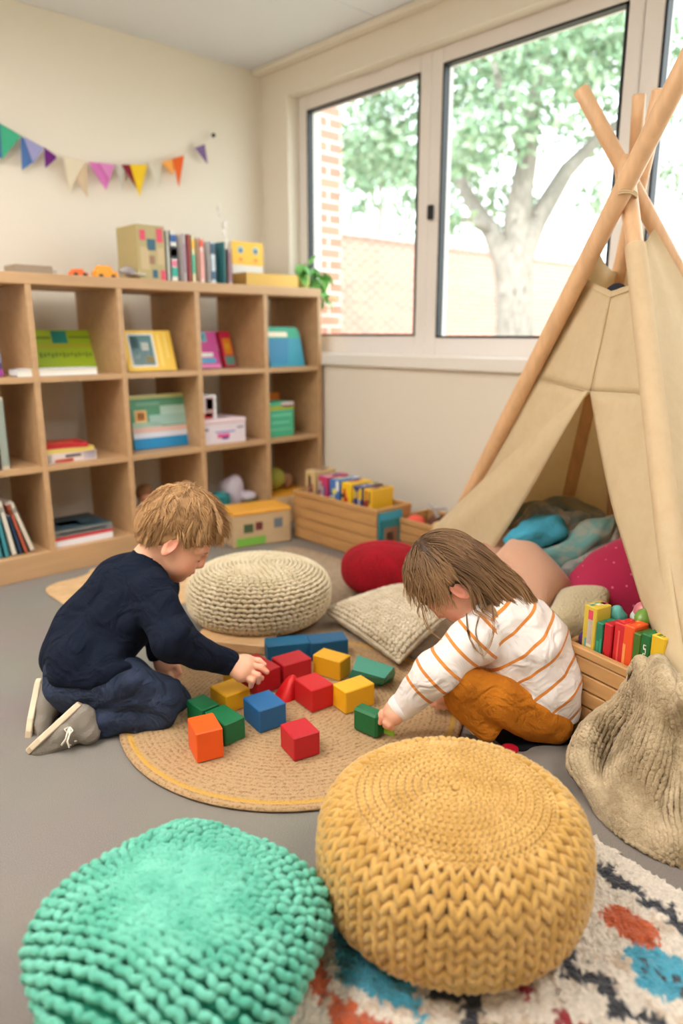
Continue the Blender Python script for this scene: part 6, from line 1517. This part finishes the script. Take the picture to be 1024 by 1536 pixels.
# ================================================================ GIRL
girl = thing('person', 'crouching child with long brown hair, white sweater with orange stripes and mustard trousers', 'person', (*P(790, 1070, 1.6)[:2], 0))
g = dict(pel=P(812, 1052, 1.62), wai=P(803, 1020, 1.61), mid=P(787, 978, 1.60), che=P(768, 948, 1.60), upb=P(748, 928, 1.60), nk=P(722, 916, 1.605), shN=P(708, 960, 1.525), shF=P(742, 908, 1.70),
         elN=P(656, 1010, 1.495), wrN=P(602, 1060, 1.545), elF=P(700, 985, 1.72), wrF=P(668, 1028, 1.66),
         hipN=P(802, 1068, 1.57), thN=P(745, 1048, 1.535), kneeN=P(692, 1030, 1.515), shinN=P(694, 1046, 1.52), ankN=P(730, 1086, 1.54), hipF=P(806, 1060, 1.68), kneeF=P(735, 1040, 1.71), shinF=P(740, 1056, 1.70), ankF=P(828, 1084, 1.60))
for k_ in ('ankN', 'ankF', 'pel', 'hipN', 'wrN', 'kneeN', 'shinF'): print('g', k_, g[k_].round(3))
HG = Head(P(676, 866, 1.60), -.5*R_-.83*U_+.16*D_, -.85*R_+.5*U_, .96)
Fb = Field(*bounds(list(g.values())+[HG.p(0, .1), HG.p(.1, -.1), P(560, 1090, 1.54), P(640, 1050, 1.64)], .06), .0022)
head_sdf(Fb, HG)
Fb.chain([HG.p(-.02, -.045), HG.p(-.035, -.085), g['nk']], [.044, .036, .042], .02)
Fb.chain([g['nk'], g['upb'], g['che'], g['mid'], g['wai'], g['pel']], [.045, .055, .066, .074, .076, .072], .03)
Fb.chain([g['shF'], g['upb'], g['shN']], [.034, .048, .034], .03)
Fb.chain([g['shN'], g['elN'], g['wrN']], [.032, .026, .018], .015); Fb.chain([g['shF'], g['elF'], g['wrF']], [.032, .026, .018], .015)
Fb.chain([g['hipN'], g['thN'], g['kneeN']], [.048, .042, .034], .02); Fb.chain([g['shinN'], g['ankN']], [.029, .020], .01)
Fb.chain([g['hipF'], g['kneeF']], [.048, .036], .02); Fb.chain([g['shinF'], g['ankF']], [.029, .023], .01)
hand(Fb, g['wrN'], [P(589, 1063, 1.548), P(588, 1070, 1.540), P(592, 1076, 1.535)],
     [(P(581, 1065, 1.55), P(573, 1069, 1.552), P(566, 1079, 1.55)), (P(581, 1070, 1.542), P(574, 1076, 1.545), P(570, 1084, 1.548)), (P(584, 1077, 1.532), P(578, 1084, 1.532), P(580, 1090, 1.536)), (P(589, 1081, 1.528), P(584, 1088, 1.528), P(587, 1093, 1.534))],
     [P(592, 1074, 1.548), P(586, 1083, 1.553), P(577, 1088, 1.556)], rf=.0066, rp=.015)
hand(Fb, g['wrF'], [P(656, 1036, 1.655), P(662, 1042, 1.65), P(668, 1046, 1.65)],
     [(P(650, 1042, 1.65), P(646, 1050, 1.65), P(648, 1058, 1.65)), (P(656, 1048, 1.65), P(654, 1056, 1.65), P(657, 1062, 1.65)), (P(663, 1050, 1.65), P(662, 1058, 1.65), P(665, 1063, 1.65)), (P(670, 1051, 1.65), P(670, 1058, 1.65), P(673, 1062, 1.65))],
     [P(652, 1034, 1.66), P(643, 1038, 1.66), P(638, 1044, 1.66)], rf=.0062, rp=.015)
Fb.floorcut(RT_Z)
V, Fq = Fb.surface(1); lip, ro = head_attrs(V, HG)
for hp in (P(568, 1078, 1.55), P(580, 1086, 1.54)): ro = np.clip(ro+.5*np.exp(-(np.linalg.norm(V-hp, axis=1)/.014)**2), 0, 1)
SK2 = skin_mat('girl_skin', (226, 168, 138), (196, 88, 82))
put('body', V, Fq, SK2, girl, {'lip': lip, 'rosy': ro}); lash_brow(HG, girl, (50, 34, 28), (110, 80, 60)); del Fb
# striped sweater
Fs = Field(*bounds([g[k_] for k_ in ('pel', 'wai', 'mid', 'nk', 'shN', 'shF', 'elN', 'wrN', 'elF', 'wrF')], .12), .003)
Fs.chain([g['nk'], g['upb'], g['che'], g['mid'], g['wai'], g['pel']], [.050, .068, .082, .091, .093, .088], .035)
Fs.cone(P(770, 985, 1.57), P(760, 1025, 1.575), .05, .045, .03)
Fs.chain([g['shF'], g['upb'], g['shN']], [.044, .06, .044], .03)
Fs.chain([g['shN'], g['elN'], g['wrN']], [.047, .041, .029], .022); Fs.chain([g['shF'], g['elF'], g['wrF']], [.044, .036, .027], .015)
Fs.chain([P(738, 1046, 1.55), P(770, 1064, 1.535), P(815, 1072, 1.54), P(856, 1052, 1.58)], [.014, .019, .021, .018], .014)
Fs.chain([P(748, 1032, 1.535), P(790, 1050, 1.52), P(835, 1046, 1.54)], [.008, .012, .010], .012)
hemn = nrm(-UP*.95+RT*.12-.1*D_); Fs.halfcut(P(800, 1090, 1.57), hemn)
Fs.cone(g['nk'], HG.p(-.03, -.06), .040, .05, .004, 1)
wdg = nrm(g['wrN']-g['elN']); Fs.cone(g['wrN']+wdg*.034, g['wrN']+wdg*.06, .028, .03, .001, 1)
V, Fq = Fs.surface(2); V = wrinkle(V, Fq, .0042, 36, 41)
ax_ = nrm(g['wai']-g['nk']); arm0 = g['shN']; ua = nrm(g['elN']-g['shN']); fa_ = nrm(g['wrN']-g['elN']); Lu = np.linalg.norm(g['elN']-g['shN'])
def dseg(V, a, b):
    ba = b-a; t_ = np.clip(((V-a)@ba)/(ba@ba), 0, 1); return np.linalg.norm(V-a-t_[:, None]*ba, axis=1), t_
d1, t1 = dseg(V, g['shN']+ua*.02, g['elN']); d2, t2 = dseg(V, g['elN'], g['wrN']+wdg*.03)
d3 = np.minimum.reduce([dseg(V, g['upb'], g['che'])[0]-.06, dseg(V, g['che'], g['mid'])[0]-.078, dseg(V, g['mid'], g['wai'])[0]-.085])
msk = (np.minimum(d1-.043, d2-.035) < d3-.006).astype(float)
sal = (V-g['shN'])@nrm(g['wrN']-g['shN']); stor = (V-g['nk'])@nrm(ax_+.12*D_)
def stripe_mat():
    m, nt, b = newmat('striped_jersey'); L = nt.links.new; out = []
    for nm, per, wd, off in (('sarm', .0395, .17, .35), ('stor', .046, .14, .2)):
        a = nt.nodes.new('ShaderNodeAttribute'); a.attribute_name = nm; mm = nt.nodes.new('ShaderNodeMath'); mm.operation = 'MULTIPLY_ADD'; mm.inputs[1].default_value = 1/per; mm.inputs[2].default_value = off; L(a.outputs['Fac'], mm.inputs[0])
        fr_ = nt.nodes.new('ShaderNodeMath'); fr_.operation = 'FRACT'; L(mm.outputs[0], fr_.inputs[0]); lt = nt.nodes.new('ShaderNodeMath'); lt.operation = 'LESS_THAN'; lt.inputs[1].default_value = wd; L(fr_.outputs[0], lt.inputs[0]); out.append(lt.outputs[0])
    a = nt.nodes.new('ShaderNodeAttribute'); a.attribute_name = 'armmask'; gt = nt.nodes.new('ShaderNodeMath'); gt.operation = 'GREATER_THAN'; gt.inputs[1].default_value = .5; L(a.outputs['Fac'], gt.inputs[0])
    mx = nt.nodes.new('ShaderNodeMix'); L(gt.outputs[0], mx.inputs[0]); L(out[1], mx.inputs[2]); L(out[0], mx.inputs[3])
    a = nt.nodes.new('ShaderNodeAttribute'); a.attribute_name = 'plain'; mu = nt.nodes.new('ShaderNodeMath'); mu.operation = 'MULTIPLY'; L(mx.outputs[0], mu.inputs[0]); L(a.outputs['Fac'], mu.inputs[1])
    c = nt.nodes.new('ShaderNodeMix'); c.data_type = 'RGBA'; L(mu.outputs[0], c.inputs[0]); c.inputs[6].default_value = lin((236, 229, 226)); c.inputs[7].default_value = lin((214, 132, 52)); L(c.outputs[2], b.inputs['Base Color'])
    b.inputs['Roughness'].default_value = .85; b.inputs['Sheen Weight'].default_value = .2
    t = nt.nodes.new('ShaderNodeTexCoord'); n = nt.nodes.new('ShaderNodeTexNoise'); n.inputs['Scale'].default_value = 600; L(t.outputs['Object'], n.inputs['Vector']); bp = nt.nodes.new('ShaderNodeBump'); bp.inputs['Strength'].default_value = .25; bp.inputs['Distance'].default_value = .002; L(n.outputs['Fac'], bp.inputs['Height']); L(bp.outputs['Normal'], b.inputs['Normal']); soften(nt, t, bp, 14, .016)
    return m
plain = ((sal < .165) | (msk < .5)).astype(float)
M_str = stripe_mat()
put('striped_sweater', V, Fq, M_str, girl, {'sarm': sal, 'stor': stor, 'armmask': msk, 'plain': plain})
MB().tube([g['wrN']+wdg*k for k in (-.012, -.002, .01, .018)], [.0285, .0300, .0290, .0265], 20).build('cuff', mat('white_jersey', (236, 229, 226), .85), girl)
# trousers
M_mus = mat('mustard_corduroy', (196, 118, 32), .85, bump=(260, .35), var=(14, .12), folds=(15, .02))
Fj = Field(*bounds([g[k_] for k_ in ('hipN', 'hipF', 'kneeN', 'kneeF', 'ankN', 'ankF', 'pel')], .10), .003)
Fj.chain([g['hipN'], g['thN'], g['kneeN']], [.060, .052, .043], .012); Fj.chain([g['shinN'], P(712, 1066, 1.535), P(731, 1089, 1.535)], [.040, .036, .031], .004)
Fj.chain([g['hipF'], g['kneeF']], [.060, .046], .012); Fj.chain([g['shinF'], P(790, 1074, 1.64), P(832, 1092, 1.565)], [.04, .04, .034], .010)
Fj.cone(P(812, 1064, 1.60), P(814, 1058, 1.66), .070, .07, .02)
Fj.floorcut(.006); V, Fq = Fj.surface(2); V = wrinkle(V, Fq, .0034, 44, 51); V[:, 2] = np.maximum(V[:, 2], .0055); put('trousers', V, Fq, M_mus, girl)
M_bs = mat('black_shoe', (30, 30, 34), .6); M_bsole = mat('black_sole', (20, 20, 22), .7)
a = G(742, 1100, .0); b = G(800, 1112, .0); 
shoe(girl, a+np.array([0, 0, .03]), b+np.array([0, 0, .012]), np.array([0, 0, -1.0]), M_bs, M_bsole, Ls=.10, lace=False, wd=.024)
a = G(850, 1098, 0)+FW*.03; b = G(800, 1085, 0)+FW*.03
shoe(girl, np.array([a[0], a[1], .018]), np.array([b[0], b[1], .012]), np.array([0, 0, -1.0]), M_bs, M_bsole, Ls=.07, lace=False, wd=.022)
# girl's hair
hp_ = Field(*bounds([HG.p(a, b, c) for a in (-.12, .11) for b in (-.09, .12) for c in (-.1, .1)], .01), .0028)
hp_.ell(HG.p(SK_C[0]-.002, SK_C[1]+.002), tuple(HG.s*x for x in (SK_R[0]+.008, SK_R[1]+.007, SK_R[2]+.009)), HG.R, .004)
hp_.chain([HG.p(-.04, .0), HG.p(-.040, -.045), HG.p(-.038, -.075)], [.050, .042, .036], .02)
gl_f = [-.12, -.03, -.018, -.006, .01, .03, .05, .075, .12]; gl_u = [-.12, -.10, -.06, -.012, .000, -.030, -.012, .012, .015]
X, Y, Z = np.meshgrid(*[hp_.lo[k]+hp_.h*np.arange(hp_.n[k]) for k in range(3)], indexing='ij'); Pq = (np.stack([X, Y, Z], -1)-HG.C)/HG.s
fl_ = Pq@HG.f; ul_ = Pq@HG.u; hp_.f = np.maximum(hp_.f, (np.interp(fl_, gl_f, gl_u)-ul_).astype(np.float32)*.8)
V, Fq = hp_.surface(2); V = wrinkle(V, Fq, .0016, 110, 8)
HM2 = hair_mat('brown_hair', (64, 46, 36), (128, 96, 70), (184, 144, 102))
hr = put('hair', V, Fq, HM2, girl, {'shade': [.1]*len(V), 'along': [0]*len(V)})
caps = [(g['nk'], g['upb'], .052, .072), (g['upb'], g['che'], .072, .086), (g['che'], g['mid'], .086, .094), (g['mid'], g['wai'], .094, .095), (g['shN'], g['elN'], .050, .044), (g['upb'], g['shN'], .066, .05), (g['upb'], g['shF'], .066, .05)]
def push_body(p):
    for a, b, ra, rb in caps:
        ba = b-a; t_ = min(1, max(0, np.dot(p-a, ba)/np.dot(ba, ba))); q = a+ba*t_; d = p-q; L_ = np.linalg.norm(d); rr_ = ra+(rb-ra)*t_+.003
        if L_ < rr_: p = q+d/max(L_, 1e-6)*rr_
    return p
r = np.random.default_rng(19); paths = []; rads = []; shd = []; n_l = 120; locks = []
for i in range(n_l): locks.append((r.normal(size=3), r.random(), r.random()*6.28, .7+.5*r.random()))
GR = np.array([0, 0, -1.0]); NS = 1 if np.dot(HG.w, -FW) > 0 else -1
earp = HG.p(.002, -.018, .078*NS)
while len(paths) < 2300:
    d = r.normal(size=3); d /= np.linalg.norm(d); f0, u0, w0 = SK_C[0]+SK_R[0]*d[0], SK_C[1]+SK_R[2]*d[2], SK_R[1]*d[1]
    if u0 < max(np.interp(f0, gl_f, gl_u), -.05)+.004: continue
    li = int(((math.atan2(w0, u0-.02)+PI)/(2*PI))*14.99)*8+int(7.99*min(1, max(0, (f0+.09)/.175))); lk = locks[li % n_l]
    front = f0 > .012
    part = nrm(HG.w*(1 if w0 > 0 else -1)*.8 + HG.f*(.9 if front else -.55) - HG.u*.35 + lk[0]*.10)
    near = w0*NS > 0
    Ln = (.085 if front else .215)*lk[3]*(.9+.2*r.random())
    if front: Ln = (.034+.62*max(0, .06-f0) + .18*max(0, u0-.02))*(.85+.3*r.random())
    if not front and not near: Ln = .12*(.8+.4*r.random()) if f0 < -.03 else .06
    p = HG.p(f0, u0, w0); pth = [p]; dirn = part; n_ = 20 if not front else 14; st = Ln/n_
    if not front: dirn = nrm(-HG.u*.8+HG.w*np.sign(w0)*.25-HG.f*.2+lk[0]*.08)
    inf = .010+.006*r.random(); fl_lim = .088+.018*r.random(); jit2 = .022*r.random()
    for i in range(1, n_):
        hang = i/n_
        dirn = nrm(dirn*.80 + GR*(.20+.25*hang) + lk[0]*.045*hang + np.cross(dirn, lk[0])*.13*math.sin(10*hang+lk[2])*(.3+hang) + r.normal(size=3)*.02 + (RT*(.30 if f0 < -.03 else .15) if not front and lk[1] > .25 else 0))
        q = pth[-1]+dirn*st; q = ell_push(q, HG, inf); q = push_body(q)
        hf, hu, hw = HG.loc(q)
        if hf > fl_lim or (near and hf > .028+jit2 and hu < .002-jit2): break
        if np.linalg.norm(q-pth[-1]) < .25*st or np.linalg.norm(q-pth[-1]) > 2.2*st: break
        pth.append(q)
    de = np.linalg.norm(np.array(pth)-earp, axis=1) < .021
    if de.any(): pth = pth[:int(np.argmax(de))]
    if len(pth) < 4: continue
    pth = np.array(pth)
    for i in range(2): pth[1:-1] = (pth[:-2]+pth[1:-1]*2+pth[2:])/4
    paths.append(pth); rads.append(.0009+.0006*r.random()); shd.append(min(1, max(0, .05+.5*lk[1]+.25*r.random())))
# a few loose wisps
for pts in ([(632, 906, 1.52), (634, 922, 1.515), (642, 945, 1.515), (662, 960, 1.515)], [(700, 920, 1.50), (700, 950, 1.48), (712, 975, 1.47), (728, 985, 1.47)], [(738, 905, 1.51), (742, 940, 1.48), (737, 965, 1.47), (727, 985, 1.47)], [(718, 925, 1.50), (712, 950, 1.475), (722, 975, 1.468), (726, 990, 1.468)], [(628, 905, 1.53), (626, 918, 1.525), (632, 928, 1.52)]):
    for k in range(4):
        K = np.array([P(a+r.normal()*1.5, b, c) for a, b, c in pts]); s_ = np.linspace(0, 1, len(K)); q = np.linspace(0, 1, 12); pth = np.column_stack([np.interp(q, s_, K[:, i]) for i in range(3)])
        for _ in range(3): pth[1:-1] = (pth[:-2]+pth[1:-1]*2+pth[2:])/4
        paths.append(pth); rads.append(.0009); shd.append(.5)
strands(paths, rads, shd, 'hair_strands', HM2, hr)
# ================================================================ LIGHT AND CAMERA
w = bpy.data.worlds.new('World'); SC.world = w; w.use_nodes = True
bg = w.node_tree.nodes['Background']; bg.inputs['Color'].default_value = (.88, .95, 1.0, 1); bg.inputs['Strength'].default_value = 3.6
sun = bpy.data.lights.new('sun', 'SUN'); sun.energy = 3.5; sun.angle = .05; so = bpy.data.objects.new('sun', sun); COL.objects.link(so)
so.rotation_euler = Vector((.45, .35, -.82)).to_track_quat('-Z', 'Y').to_euler()
po = bpy.data.lights.new('window_portal', 'AREA'); po.shape = 'RECTANGLE'; po.size = 3.4; po.size_y = 1.1; po.cycles.is_portal = True
pob = bpy.data.objects.new('window_portal', po); COL.objects.link(pob); pob.location = (2.45, 1.09, 1.33); pob.rotation_euler = Vector((-1, 0, 0)).to_track_quat('-Z', 'Y').to_euler()
cam = bpy.data.cameras.new('camera'); co = bpy.data.objects.new('camera', cam); COL.objects.link(co); SC.camera = co
cam.sensor_fit = 'VERTICAL'; cam.sensor_height = 36; cam.lens = F/1536*36; cam.clip_start = .05
Rm = Matrix([[RT[i], UP[i], -FW[i]] for i in range(3)])
co.matrix_world = Matrix.Translation(Vector(CAM)) @ Rm.to_4x4()
cam.dof.use_dof = True; cam.dof.focus_distance = 1.42; cam.dof.aperture_fstop = 1.8
SC.view_settings.view_transform = 'Standard'; SC.view_settings.look = 'None'; SC.view_settings.gamma = 1; SC.view_settings.use_curve_mapping = False
SC.view_settings.exposure = 0.5
SC.cycles.max_bounces = 8; SC.cycles.diffuse_bounces = 5; SC.cycles.use_denoising = True
SC.cycles.sample_clamp_indirect = 6
